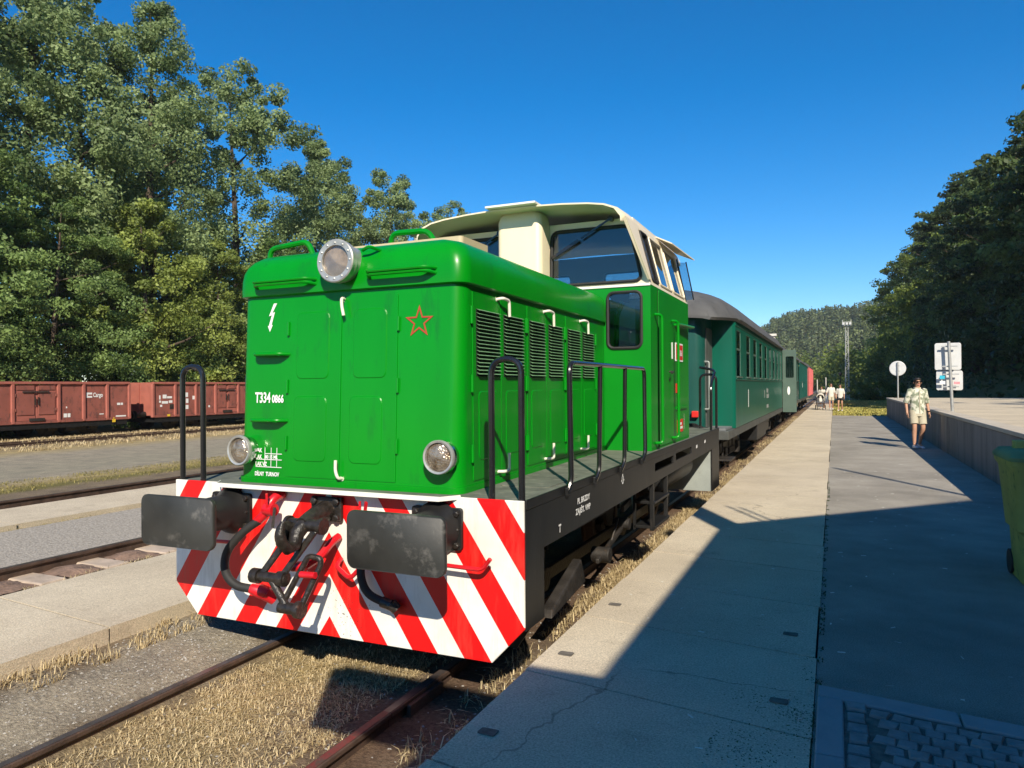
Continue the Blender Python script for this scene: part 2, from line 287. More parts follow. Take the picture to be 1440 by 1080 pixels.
# ------------------------------------------------------------------ geometry helpers
ORG = {}
def tag(o, label=None, cat=None, group=None, kind=None):
    if label: o['label'] = label
    if cat: o['category'] = cat
    if group: o['group'] = group
    if kind: o['kind'] = kind
    return o
def thing(name, label, cat, loc=(0, 0, 0), group=None):
    o = bpy.data.objects.new(name, None); COL.objects.link(o); o.location = loc; o.empty_display_size = .3
    ORG[o] = Vector(loc); return tag(o, label, cat, group)
def attach(o, parent, origin):
    ORG[o] = origin
    if parent is not None: o.parent = parent
    else: o.location = origin
def fillet(pts, r, n=5):
    pts = [Vector(p) for p in pts]; out = [pts[0]]
    for a, b, c in zip(pts, pts[1:], pts[2:]):
        u = (a-b); v = (c-b); rr = min(r, u.length*.49, v.length*.49); u.normalize(); v.normalize()
        p, q = b+u*rr, b+v*rr
        for i in range(n+1):
            t = i/n; out.append(p*(1-t)**2 + b*2*t*(1-t) + q*t*t)
    out.append(pts[-1]); return out
def rrect(x0, x1, z0, z1, r, n=5):
    r = min(r, (x1-x0)/2, (z1-z0)/2); P = []
    for cx, cz, a in ((x1-r, z1-r, 0), (x0+r, z1-r, 90), (x0+r, z0+r, 180), (x1-r, z0+r, 270)):
        for i in range(n+1):
            t = R(a+90*i/n); P.append((cx+r*math.cos(t), cz+r*math.sin(t)))
    return P
def rpoly(pts, r, n=4):
    P = [Vector((p[0], p[1], 0)) for p in pts]; out = []
    for i in range(len(P)):
        a, b, c = P[i-1], P[i], P[(i+1) % len(P)]; u = (a-b); v = (c-b); rr = min(r, u.length*.45, v.length*.45); u.normalize(); v.normalize()
        p, q = b+u*rr, b+v*rr
        for k in range(n+1):
            t = k/n; s = p*(1-t)**2 + b*2*t*(1-t) + q*t*t; out.append((s.x, s.y))
    return out
class MB:
    def __init__(s): s.v = []; s.f = []
    def add(s, vs, fs):
        n = len(s.v); s.v += [tuple(v) for v in vs]; s.f += [tuple(i+n for i in f) for f in fs]; return s
    def box(s, x0, x1, y0, y1, z0, z1):
        return s.hexa([(x0, y0, z0), (x1, y0, z0), (x1, y1, z0), (x0, y1, z0), (x0, y0, z1), (x1, y0, z1), (x1, y1, z1), (x0, y1, z1)])
    def hexa(s, P): return s.add(P, [(3, 2, 1, 0), (4, 5, 6, 7), (0, 1, 5, 4), (1, 2, 6, 5), (2, 3, 7, 6), (3, 0, 4, 7)])
    def bar(s, a, b, wx, wz, upv=(0, 0, 1)):
        a, b = Vector(a), Vector(b); d = (b-a).normalized(); upv = Vector(upv); sd = d.cross(upv)
        if sd.length < 1e-4: sd = d.cross(Vector((1, 0, 0)))
        sd.normalize(); u = sd.cross(d); sd *= wx/2; u *= wz/2
        return s.hexa([a-sd-u, a+sd-u, a+sd+u, a-sd+u, b-sd-u, b+sd-u, b+sd+u, b-sd+u])
    def cyl(s, a, b, r, r2=None, n=14): return s.tube([a, b], r, n, r2=r2)
    def tube(s, pts, r, n=8, r2=None, radii=None, closed=False):
        P = [Vector(p) for p in pts]; m = len(P); vs = []; fs = []
        if radii is None: radii = [r+((r2 if r2 is not None else r)-r)*i/max(1, m-1) for i in range(m)]
        d0 = (P[1]-P[0]).normalized(); ref = Vector((0, 0, 1)) if abs(d0.z) < .9 else Vector((1, 0, 0)); u = d0.cross(ref).normalized()
        for i in range(m):
            if closed: d = (P[(i+1) % m]-P[i-1]).normalized()
            elif i == 0: d = d0
            elif i == m-1: d = (P[-1]-P[-2]).normalized()
            else: d = ((P[i+1]-P[i]).normalized()+(P[i]-P[i-1]).normalized()).normalized()
            u = (u-d*u.dot(d)).normalized(); v = d.cross(u)
            for k in range(n):
                t = 2*math.pi*k/n; vs.append(P[i]+(u*math.cos(t)+v*math.sin(t))*radii[i])
        for i in range(m if closed else m-1):
            for k in range(n):
                j = (i+1) % m; fs.append((i*n+k, i*n+(k+1) % n, j*n+(k+1) % n, j*n+k))
        if not closed: fs += [tuple(range(n))[::-1], tuple(range((m-1)*n, m*n))]
        return s.add(vs, fs)
    def lathe(s, o, ax, prof, n=24):
        o = Vector(o); ax = Vector(ax).normalized(); P = [o+ax*d for d, r in prof]
        ref = Vector((0, 0, 1)) if abs(ax.z) < .9 else Vector((1, 0, 0)); u = ax.cross(ref).normalized(); v = ax.cross(u); vs = []; fs = []
        for p, (d, r) in zip(P, prof):
            for k in range(n): t = 2*math.pi*k/n; vs.append(p+(u*math.cos(t)+v*math.sin(t))*max(r, 1e-4))
        for i in range(len(P)-1):
            for k in range(n): fs.append((i*n+k, i*n+(k+1) % n, (i+1)*n+(k+1) % n, (i+1)*n+k))
        fs += [tuple(range(n))[::-1], tuple(range((len(P)-1)*n, len(P)*n))]
        return s.add(vs, fs)
    def prism(s, pts, fr, a, b, inset=0):
        """polygon pts in frame fr=(O,U,V,N) pushed from depth a to depth b; inset shrinks the far face"""
        O, U, V, N = [Vector(q) for q in fr]; n = len(pts); cx = sum(p[0] for p in pts)/n; cy = sum(p[1] for p in pts)/n
        def sh(p):
            if not inset: return p
            dx, dy = p[0]-cx, p[1]-cy; l = math.hypot(dx, dy) or 1; return (p[0]-math.copysign(min(inset, abs(dx)), dx), p[1]-math.copysign(min(inset, abs(dy)), dy))
        vs = [O+U*p[0]+V*p[1]+N*a for p in pts] + [O+U*q[0]+V*q[1]+N*b for q in map(sh, pts)]
        return s.add(vs, [tuple(range(n))[::-1], tuple(range(n, 2*n))] + [(i, (i+1) % n, n+(i+1) % n, n+i) for i in range(n)])
    def rings(s, rs, cap=True):
        n = len(rs[0]); vs = [p for r in rs for p in r]; fs = []
        for i in range(len(rs)-1):
            for k in range(n): fs.append((i*n+k, i*n+(k+1) % n, (i+1)*n+(k+1) % n, (i+1)*n+k))
        if cap: fs += [tuple(range(n))[::-1], tuple(range((len(rs)-1)*n, len(rs)*n))]
        return s.add(vs, fs)
    def mesh(s, name, mat, origin=(0, 0, 0), smooth=0):
        O = Vector(origin); me = bpy.data.meshes.new(name); me.from_pydata([tuple(Vector(v)-O) for v in s.v], [], s.f)
        bm = bmesh.new(); bm.from_mesh(me); bmesh.ops.recalc_face_normals(bm, faces=bm.faces); bm.to_mesh(me); bm.free()
        if smooth:
            me.polygons.foreach_set('use_smooth', [True]*len(me.polygons)); me.set_sharp_from_angle(angle=R(smooth))
        for mm in (mat if isinstance(mat, (list, tuple)) else [mat]): me.materials.append(MT[mm])
        me.update(); return me
    def build(s, name, mat, parent=None, smooth=35, bevel=0, seg=2, origin=None):
        O = ORG[parent] if parent is not None else Vector(origin or (0, 0, 0))
        o = bpy.data.objects.new(name, s.mesh(name, mat, O, smooth)); COL.objects.link(o); attach(o, parent, O)
        if bevel:
            b = o.modifiers.new('bevel', 'BEVEL'); b.width = bevel; b.segments = seg; b.limit_method = 'ANGLE'; b.angle_limit = R(40); b.harden_normals = False
        return o
def holed(name, mat, outer, holes, fr, th, parent, smooth=35):
    """sheet with openings: outer and hole outlines in frame fr, thickness th along -N"""
    O, U, V, N = [Vector(q) for q in fr]; org = ORG[parent]; bm = bmesh.new(); edges = []
    for loop in [outer]+holes:
        vv = [bm.verts.new(O+U*p[0]+V*p[1]-org) for p in loop]
        edges += [bm.edges.new((vv[i], vv[(i+1) % len(vv)])) for i in range(len(vv))]
    bmesh.ops.triangle_fill(bm, use_beauty=True, use_dissolve=False, edges=edges, normal=N)
    r = bmesh.ops.extrude_face_region(bm, geom=list(bm.faces))
    bmesh.ops.translate(bm, verts=[g for g in r['geom'] if isinstance(g, bmesh.types.BMVert)], vec=-N*th)
    bmesh.ops.recalc_face_normals(bm, faces=bm.faces)
    me = bpy.data.meshes.new(name); bm.to_mesh(me); bm.free(); me.materials.append(MT[mat])
    o = bpy.data.objects.new(name, me); COL.objects.link(o); attach(o, parent, org); return o
def ringframe(mb, pts, fr, r, off=0, n=6):
    O, U, V, N = [Vector(q) for q in fr]
    mb.tube([O+U*p[0]+V*p[1]+N*off for p in pts], r, n, closed=True); return mb
def text(name, s, fr, size, mat, parent, off=.004, align='LEFT', bold=0, sx=1.0, spacing=1.0):
    O, U, V, N = [Vector(q).copy() for q in fr]; cu = bpy.data.curves.new(name, 'FONT'); cu.body = s; cu.size = size; cu.align_x = align; cu.offset = bold; cu.space_character = spacing; cu.resolution_u = 3
    t = bpy.data.objects.new(name, cu); COL.objects.link(t); me = bpy.data.meshes.new_from_object(t); COL.objects.unlink(t); bpy.data.objects.remove(t)
    me.materials.clear(); me.materials.append(MT[mat]); org = ORG[parent]
    for v in me.vertices: v.co = O+U*(v.co.x*sx)+V*v.co.y+N*off-org
    o = bpy.data.objects.new(name, me); COL.objects.link(o); attach(o, parent, org); return o
def clone(o, name, parent, loc):
    c = bpy.data.objects.new(name, o.data); COL.objects.link(c); c.parent = parent; c.location = loc; return c
def add_tint(me, vals):
    a = me.attributes.new('tint', 'FLOAT', 'FACE'); a.data.foreach_set('value', np.asarray(vals, dtype=np.float32))
def quads_mesh(name, V, mat, tint, nper=4):
    """V: (N,nper,3) polygons"""
    n = len(V); me = bpy.data.meshes.new(name); me.vertices.add(n*nper); me.vertices.foreach_set('co', V.reshape(-1).astype(np.float32))
    me.loops.add(n*nper); me.loops.foreach_set('vertex_index', np.arange(n*nper, dtype=np.int32))
    me.polygons.add(n); me.polygons.foreach_set('loop_start', np.arange(0, n*nper, nper, dtype=np.int32)); me.polygons.foreach_set('loop_total', np.full(n, nper, dtype=np.int32))
    me.update(calc_edges=True); me.materials.append(MT[mat]); add_tint(me, tint); return me
# ================================================================== THE SETTING
def lerp_tab(tab, x):
    if x <= tab[0][0]: return tab[0][1]
    for (a, za), (b, zb) in zip(tab, tab[1:]):
        if x <= b: return za+(zb-za)*(x-a)/(b-a)
    return tab[-1][1]
PROF_NEAR = [(-185, -.6), (-60, -.3), (-26, -.02), (-14, 0), (-9.9, .13), (-6.4, .14), (-3.36, .13), (-3.30, .0), (-1.62, .085), (-1.3, .03), (-.8, -.035), (-.7, -.09), (.7, -.09), (1.6, -.13), (1.72, .1), (3.1, .1), (5.5, .1), (13.5, .2), (14.2, 1.25), (24, 8), (60, 36), (120, 60), (185, 62)]
PROF_FAR = [(-185, -.6), (-60, -.3), (-26, -.02), (-14, 0), (-9.9, .13), (-6.4, .14), (-3.36, .13), (-3.30, .0), (-1.62, .085), (-1.3, .03), (-.8, -.035), (-.7, -.09), (.7, -.09), (1.6, -.13), (1.72, .1), (3.1, .30), (3.2, .36), (5.5, .36), (9.5, .40), (14.2, 1.25), (24, 8), (60, 36), (120, 60), (185, 62)]
def ground_z(x, y):
    t = min(1, max(0, (y-35.2)/.6))
    z = lerp_tab(PROF_NEAR, x)*(1-t)+lerp_tab(PROF_FAR, x)*t
    if y > 260:                                             # the wooded hill that closes the valley
        k = min(1, (y-260)/240); k = k*k*(3-2*k)
        side = 1/(1+math.exp(-(x+46)/9.0)); side2 = .75+.25/(1+math.exp(-(x-60)/20))
        z = max(z*(1-k), 0) + k*54*side*side2
    return z
xs = sorted(set([p[0] for p in PROF_NEAR+PROF_FAR]+[-150, -100, -80, -70, -65, -55, -50, -45, -40, -35, -30, -20, -5, -2.4, 0, 2.4, 4.3, 7, 18, 30, 36, 45, 75, 90, 150]))
ys = [-80, -40, -20, -10, -5, 0, 5, 10, 20, 30, 35.2, 35.8, 45, 60, 80, 110, 150, 200, 260, 280, 300, 320, 340, 360, 380, 400, 420, 440, 460, 480, 500, 560, 655]
mb = MB(); nx = len(xs)
mb.add([(x, y, ground_z(x, y)) for y in ys for x in xs], [(j*nx+i, j*nx+i+1, (j+1)*nx+i+1, (j+1)*nx+i) for j in range(len(ys)-1) for i in range(nx-1)])
tag(mb.build('ground', 'earth', smooth=30), kind='structure')

# --- main platform: concrete slabs, one by one
PZ = .38
plat = bpy.data.objects.new('platform', None); COL.objects.link(plat); ORG[plat] = Vector((0, 0, 0)); tag(plat, kind='structure')
def slab_prism(x0, x1, ya, yb, skew, zt, th, xr, tilt=0):
    m = MB(); f = lambda x: skew*(x-xr)
    P = [(x0, ya+f(x0)), (x1, ya+f(x1)), (x1, yb+f(x1)), (x0, yb+f(x0))]
    return m.hexa([(x, y, zt-th) for x, y in P]+[(x, y, zt+tilt*(1 if i in (1, 2) else -1)) for i, (x, y) in enumerate(P)])
yj = -4.55; k = 0
rs = random.Random(3)
while yj < 42:
    L = 1.04
    sl = slab_prism(1.65+rs.uniform(-.008, .008), 3.126+rs.uniform(-.006, .006), yj+.007, yj+L-.007, -.15, PZ+rs.uniform(-.001, .001), .16, 1.65, rs.uniform(-.001, .001)).build('slab', 'concrete', plat, smooth=0)
    if -1.6 < yj < 1.2:
        for px in (1.78, 2.97):
            yy = yj+.32-.15*(px-1.65)+rs.uniform(-.02, .02)
            MB().prism(rpoly([(px-.045, yy-.028), (px+.042, yy-.032), (px+.045, yy+.03), (px-.042, yy+.028)], .012, 2), ((0, 0, PZ+.0045), (1, 0, 0), (0, 1, 0), (0, 0, 1)), -.002, .0015).build('lifting_pocket', 'pocket_dark', sl, smooth=0)  # flat dark patch on the slab; the recess's shade is in its colour
    yj += L; k += 1
MB().box(1.668, 3.122, -6, 46, .25, PZ-.007).build('joint_filling', 'joint_dirt', plat, smooth=0)
MB().box(1.66, 3.10, yj+.01, 140, PZ-.16, PZ).build('far_paving', 'concrete', plat, smooth=0)
MB().box(1.70, 3.125, -8, 140, .02, PZ-.165).build('platform_edge_wall', 'concrete_side', plat, smooth=0)
# asphalt forecourt
mb = MB(); mb.box(3.1325, 5.56, -12, 35.5, .05, PZ-.008)
tag(mb.build('asphalt', 'asphalt', smooth=0), kind='structure')
# weeds and grit gathered along the joint between slabs and asphalt
# sett paving with a stone border in the foreground
sp = bpy.data.objects.new('sett_paving', None); COL.objects.link(sp); ORG[sp] = Vector((0, 0, 0)); tag(sp, kind='structure')
SK = -.15
MB().hexa([(3.16, -4.5, .30), (6.2, -4.5, .30), (6.2, -.02+SK*3.04, .30), (3.16, -.02, .30), (3.16, -4.5, PZ-.003), (6.2, -4.5, PZ-.003), (6.2, -.02+SK*3.04, PZ-.003), (3.16, -.02, PZ-.003)]).build('joint_filling', 'sett_joint', sp, smooth=0)
x = 3.142
while x < 5.4:                                          # border along the far side
    l = .62; MB().hexa([(x+.004, -.125+SK*(x-3.14), .3), (x+l-.004, -.125+SK*(x+l-3.14), .3), (x+l-.004, .015+SK*(x+l-3.14), .3), (x+.004, .015+SK*(x-3.14), .3),
        (x+.004, -.125+SK*(x-3.14), PZ+.010), (x+l-.004, -.125+SK*(x+l-3.14), PZ+.010), (x+l-.004, .015+SK*(x+l-3.14), PZ+.010), (x+.004, .015+SK*(x-3.14), PZ+.010)]).build('kerb_stone', 'kerb_stone', sp, smooth=0, bevel=.008)
    x += l
y = -.132
while y > -3.2:                                         # border along the slabs
    MB().box(3.145, 3.262, y-.616, y-.003, .3, PZ+.010).build('kerb_stone', 'kerb_stone', sp, smooth=0, bevel=.008); y -= .62
rs = random.Random(5)
def sett(cx, cy, lx, ly, ang):
    c, s_ = math.cos(ang), math.sin(ang); P = [(-lx/2, -ly/2), (lx/2, -ly/2), (lx/2, ly/2), (-lx/2, ly/2)]
    P = [(px+rs.uniform(-.008, .008), py+rs.uniform(-.008, .008)) for px, py in P]
    P = [(cx+px*c-py*s_, cy+px*s_+py*c) for px, py in P]; h = PZ+.007+rs.uniform(-.004, .004)
    m = MB(); q = .012
    C = (cx, cy); ins = [(px+(C[0]-px)*.14, py+(C[1]-py)*.14) for px, py in P]
    m.rings([[(px, py, .34) for px, py in P], [(px, py, h-.010) for px, py in P], [(px, py, h) for px, py in ins]])
    m.build('sett', 'sett_stone', sp, smooth=50)
n_s = 0
for i in range(12): sett(3.318, -.19-i*.112, .086, .098, 0); n_s += 1     # a straight edging row
row = 0; ang = math.atan(SK); ca, sa = math.cos(ang), math.sin(ang)
for j in range(-22, 12):
    for i in range(-14, 28):
        u = i*.090+(.045 if j % 2 else 0)+rs.uniform(-.005, .005); v = j*.086+rs.uniform(-.004, .004)
        X = 3.42+u*ca-v*sa; Y = -.235+u*sa+v*ca
        if X < 3.415 or X > 4.95 or Y < -1.15 or Y > -.165+SK*(X-3.14): continue
        # only what the lens can see
        if (X-3.234)*math.cos(yaw)+(Y+4.083)*math.sin(yaw) > .77*((X-3.234)*-math.sin(yaw)+(Y+4.083)*math.cos(yaw)): continue
        sett(X, Y, .083, .079, ang+rs.uniform(-.05, .05)); n_s += 1
# --- middle platform between the first and the second track
p2 = bpy.data.objects.new('middle_platform', None); COL.objects.link(p2); ORG[p2] = Vector((0, 0, 0)); tag(p2, kind='structure')
rs = random.Random(9); yj = -6.32
while yj < 40:
    slab_prism(-3.26+rs.uniform(-.01, .01), -1.66+rs.uniform(-.015, .015), yj+.008, yj+1.96-.008, -.10, .205+rs.uniform(-.0015, .0015), .16, -1.65, rs.uniform(-.001, .001)).build('slab', 'concrete', p2, smooth=0); yj += 1.96
MB().box(-3.24, -1.68, -6.3, 40, .06, .197).build('joint_filling', 'joint_dirt', p2, smooth=0)
p3 = bpy.data.objects.new('far_platform', None); COL.objects.link(p3); ORG[p3] = Vector((0, 0, 0)); tag(p3, kind='structure')
yj = -4
while yj < 60:
    slab_prism(-7.75+rs.uniform(-.02, .02), -6.35+rs.uniform(-.02, .02), yj+.008, yj+2.9-.008, -.05, .235+rs.uniform(-.006, .006), .16, -7, rs.uniform(-.004, .004)).build('slab', 'concrete', p3, smooth=0); yj += 2.9
# --- retaining wall and the yard above it
rw = thing('retaining_wall', 'grey streaked concrete retaining wall with pale coping beside the walking man', 'wall', (5.65, 18, PZ))
y = 2.0; i = 0
while y < 35.2:
    l = min(3.0, 35.3-y)
    MB().box(5.553, 5.76, y+.004, y+l-.004, .1, 1.205).build('wall_panel', 'concrete_wall', rw, smooth=0, bevel=.012)
    MB().box(5.535, 5.86, y+.003, y+l-.003, 1.208, 1.273).build('coping_stone', 'wall_coping', rw, smooth=0, bevel=.01); y += l
tag(MB().box(5.79, 14.6, 2, 35.3, .2, 1.262).build('yard', 'concrete', smooth=0), kind='structure')
# ------------------------------------------------------------------ tracks
def rail_mesh(mb, x, z, y0, y1, mats=None):
    prof = [(-.036, 0), (.036, 0), (.036, -.03), (.012, -.042), (.010, -.125), (.062, -.142), (.062, -.155), (-.062, -.155), (-.062, -.142), (-.010, -.125), (-.012, -.042), (-.036, -.03)]
    mb.prism([(p[0], p[1]) for p in prof], ((x, 0, z), (1, 0, 0), (0, 0, 1), (0, 1, 0)), y0, y1)
def track(label, xc, z, y0, y1, sleepers=None, near_red=False, xr=.7535, joint=True, dzfar=0):
    t = thing('railway_track', label, 'railway track', (xc, (y0+y1)/2, z), 'railway tracks')
    for s_ in (-1, 1):
        zz = z+(dzfar if s_ < 0 else 0)
        cuts = [y0, -.42, .35, y1] if near_red and s_ > 0 else [y0, y1]
        for a, b in zip(cuts, cuts[1:]):
            mb = MB(); rail_mesh(mb, xc+s_*xr, zz, a, b); mb.build('rail', 'rail_rust', t, smooth=0, bevel=.006)
            mb = MB(); mb.box(xc+s_*xr-.024, xc+s_*xr+.024, a, b, zz+.0012, zz+.0025)
            mb.build('running_surface', 'rail_red' if (near_red and s_ > 0 and a == y0) else 'rail_top', t, smooth=0)
    if joint:
        for yy in (.05,):
            for sx in (-1, 1): MB().box(xc+xr+sx*.045-.016, xc+xr+sx*.045+.016, yy-.30, yy+.12, z-.115, z-.022).build('fishplate', 'rail_rust', t, smooth=0, bevel=.008)
    if sleepers:
        y = sleepers[0]
        while y < sleepers[1]:
            MB().box(xc-1.25, xc+1.25, y, y+.26, z-.30, z-.105).build('sleeper', 'sleeper_concrete', t, smooth=0, bevel=.02); y += .68
    return t
track('rusty track under the green locomotive with dry grass between its rails', 0, 0, -7, 160, near_red=True)
track('brown rusty track beside the middle platform with bare sleeper ends', -4.72, .27, -6, 160, sleepers=(-2.5, 9), joint=False, dzfar=-.145)
track('dark track beyond the middle platform, along the farther concrete strip', -8.95, .29, -6, 160, joint=False, dzfar=-.165)
track('far track in dry grass just before the red freight wagons', -23.4, .12, -10, 160, joint=False, dzfar=-.05)
track('track under the red freight wagons', -27.5, -.02, -12, 160, joint=False)
tag(MB().box(-6.15, -4.035, -6, 60, .0, .205).build('track_ballast', 'ballast', smooth=0), kind='structure')
# earth heaped between the bare sleeper ends of the second track
rs = random.Random(2); y = -2.5+.27
while y < 8:
    m = MB(); n = 9
    P = [[(-4.72+.60+.16+.50*i/n, y+.40*j/5, .135+.05*math.sin(math.pi*i/n)*math.sin(math.pi*j/5)+rs.uniform(0, .03)) for i in range(n+1)] for j in range(6)]
    m.add([p for r_ in P for p in r_], [(j*(n+1)+i, j*(n+1)+i+1, (j+1)*(n+1)+i+1, (j+1)*(n+1)+i) for j in range(5) for i in range(n)])
    tag(m.build('soil_heap', 'sleeper_dirt', smooth=80), 'loose brown soil filling the gaps between the bare sleeper ends', 'soil', 'soil between sleepers', 'stuff'); y += .68
# ================================================================== THE LOCOMOTIVE
loco = thing('locomotive', 'bright green diesel shunting locomotive with cream cab and red-white chevron front plate', 'locomotive', (0, 4.1, 0))
F_ = lambda y0=0: ((0, y0, 0), (1, 0, 0), (0, 0, 1), (0, -1, 0))          # frame on a front-facing plane, depth towards the viewer
S_ = lambda x0: ((x0, 0, 0), (0, 1, 0), (0, 0, 1), (1, 0, 0))             # frame on the right-hand side
def P(name, mb, mat, parent=loco, **k): return mb.build(name, mat, parent, **k)
# ---- front plate, deck, sills
P('front_plate', MB().prism([(-1.482, 1.249), (1.482, 1.249), (1.482, .457), (1.257, .22), (-1.257, .22), (-1.482, .457)], F_(), -.022, 0), 'chevron_stripes', smooth=0, bevel=.004, seg=1)
lip = P('deck_lip', MB().prism([(-1.02, .03), (-.93, -.100), (.93, -.100), (1.02, .03)], ((0, 0, 0), (1, 0, 0), (0, 1, 0), (0, 0, 1)), 1.236, 1.254), 'deck_paint', smooth=0, bevel=.003)
P('lip_edge', MB().hexa([(-.945, -.108, 1.232), (.945, -.108, 1.232), (.945, -.1005, 1.232), (-.945, -.1005, 1.232), (-.945, -.108, 1.262), (.945, -.108, 1.262), (.945, -.1005, 1.262), (-.945, -.1005, 1.262)]), 'white_paint', lip, smooth=0)
for s_ in (-1, 1): P('lip_edge', MB().bar((s_*1.03, .02, 1.247), (s_*.945, -.104, 1.247), .008, .028), 'white_paint', lip, smooth=0)
P('underside_shade', MB().prism([(-1.22, .21), (1.22, .21), (1.12, .06), (-1.12, .06)], F_(.7), -.02, 0), 'black_paint', smooth=0)  # black sheet added for the shadow beneath the front plate
P('deck', MB().box(-1.476, 1.476, .024, 8.2, 1.19, 1.243), 'deck_paint', smooth=0, bevel=.008)
for s_ in (-1, 1):
    fr = ((s_*1.484, 0, 0), (0, 1, 0), (0, 0, 1), (s_, 0, 0))
    holed('side_sill', 'black_paint', [(.026, 1.187), (8.2, 1.187), (8.2, .96), (.64, .90), (.33, .90), (.33, .44), (.026, .44)], [rrect(3.55, 4.52, 1.035, 1.125, .02), rrect(4.66, 5.72, 1.05, 1.135, .02)] if s_ > 0 else [], fr, .022, loco)
    P('sill_edge', MB().box(s_*1.4765, s_*1.492, .03, 8.2, 1.19, 1.252), 'black_paint', smooth=0, bevel=.005)
    P('step_plate', MB().prism([(7.46, .96), (8.2, .96), (8.2, .30), (7.46, .30)], fr, -.022, .002), 'black_paint', smooth=0)
    P('step_back', MB().box(s_*.72, s_*1.462, 7.44, 7.462, .30, 1.187), 'grey_plate', smooth=0)
P('rear_plate', MB().box(-1.48, 1.48, 8.2, 8.225, .3, 1.245), 'black_paint', smooth=0)
# ---- running gear
for s_ in (-1, 1):
    P('main_frame', MB().box(s_*.60, s_*.64, .35, 7.9, .42, 1.188), 'dark_steel', smooth=0)
    for yw in (1.55, 4.0, 6.4):
        wh = P('wheel', MB().lathe((s_*.80, yw, .5), (s_, 0, 0), [(-.10, .05), (-.10, .40), (-.04, .42), (-.04, .20), (.02, .16), (.05, .16), (.05, .06)], 28), 'dark_steel', smooth=40)
        P('tyre', MB().lathe((s_*.80, yw, .5), (s_, 0, 0), [(-.13, .40), (-.13, .525), (-.10, .525), (-.085, .50), (.0, .497), (.0, .42), (-.04, .41)], 32), 'rail_rust', wh, smooth=40)
        P('counterweight', MB().prism([(.30*math.cos(t), .30*math.sin(t)) for t in [R(200+12*i) for i in range(12)]]+[(.20*math.cos(t), .20*math.sin(t)) for t in [R(332-12*i) for i in range(12)]], ((s_*.80, yw, .5), (0, 1, 0), (0, 0, 1), (s_, 0, 0)), -.03, .03), 'dark_steel', wh, smooth=0)
        P('brake_hanger', MB().bar((s_*.78, yw+.62, 1.0), (s_*.78, yw+.57, .45), .06, .04).box(s_*.74-.04, s_*.74+.04, yw+.50, yw+.58, .36, .66), 'dark_steel', smooth=0)
    P('coupling_rod', MB().bar((s_*.95, 1.45, .34), (s_*.95, 6.5, .34), .05, .11).cyl((s_*.90, 1.55, .34), (s_*1.02, 1.55, .34), .10).cyl((s_*.90, 4.0, .34), (s_*1.02, 4.0, .34), .10).cyl((s_*.90, 6.4, .34), (s_*1.02, 6.4, .34), .10), 'greasy_black', smooth=40, bevel=.008)
    P('guard_iron', MB().bar((s_*.80, .62, .95), (s_*.80, .50, .14), .16, .03), 'grey_plate', smooth=0, bevel=.006)
    P('sand_pipe', MB().tube(fillet([(s_*1.05, .95, .98), (s_*.95, .95, .6), (s_*.78, 1.05, .12)], .2), .022, 8), 'dark_steel')
    P('sand_box', MB().box(s_*.95, s_*1.32, .75, 1.2, .80, 1.18), 'black_paint', smooth=0, bevel=.02)
    P('leaf_spring', MB().box(s_*.98-.05, s_*.98+.05, 2.2, 3.3, .62, .67).box(s_*.98-.05, s_*.98+.05, 2.35, 3.15, .67, .71).box(s_*.98-.05, s_*.98+.05, 2.5, 3.0, .71, .75), 'dark_steel', smooth=0)
    P('air_tank', MB().lathe((s_*1.15, 4.6, .80), (0, 1, 0), [(0, .05), (.02, .15), (.07, .19), (2.0, .19), (2.05, .15), (2.07, .05)], 20), 'black_paint', smooth=40)
    P('brake_linkage', MB().bar((s_*1.18, 2.45, .30), (s_*1.18, 3.35, .47), .035, .045).tube([(s_*1.18, 2.9, .38), (s_*1.2, 3.12, .60)], .012, 6).cyl((s_*1.08, 2.62, .33), (s_*1.26, 2.62, .33), .075).cyl((s_*1.1, 3.35, .50), (s_*1.26, 3.35, .50), .06).bar((s_*1.22, 3.2, .68), (s_*1.22, 3.5, .72), .04, .07), 'dark_steel', smooth=40, bevel=.006)
    P('footboard', MB().hexa([(s_*1.17, .95, .22), (s_*1.30, .95, .22), (s_*1.30, 1.75, .30), (s_*1.17, 1.75, .30), (s_*1.20, 1.0, .27), (s_*1.28, 1.0, .27), (s_*1.28, 1.70, .50), (s_*1.20, 1.70, .50)]), 'dark_steel', smooth=0, bevel=.01)
P('gearbox', MB().box(-.55, .55, .5, 7.6, .55, 1.185), 'black_paint', smooth=0, bevel=.03)
for yw in (1.55, 4.0, 6.4): P('axle', MB().cyl((-.7, yw, .5), (.7, yw, .5), .08), 'dark_steel')
for s_ in (-1, 1):                                         # steps up to the cab door
    lad = P('cab_steps', MB().box(s_*1.27, s_*1.50, 3.48, 4.20, .44, .47), 'black_paint', smooth=0, bevel=.004)
    for yy in (3.50, 4.18):
        P('stile', MB().box(s_*1.44, s_*1.482, yy-.025, yy+.025, .42, .958), 'black_paint', lad, smooth=0, bevel=.004); P('stile', MB().box(s_*1.26, s_*1.285, yy-.02, yy+.02, .42, .958), 'black_paint', lad, smooth=0)
    for zz in (.70,): P('tread', MB().box(s_*1.27, s_*1.50, 3.48, 4.20, zz, zz+.03), 'black_paint', lad, smooth=0, bevel=.004)
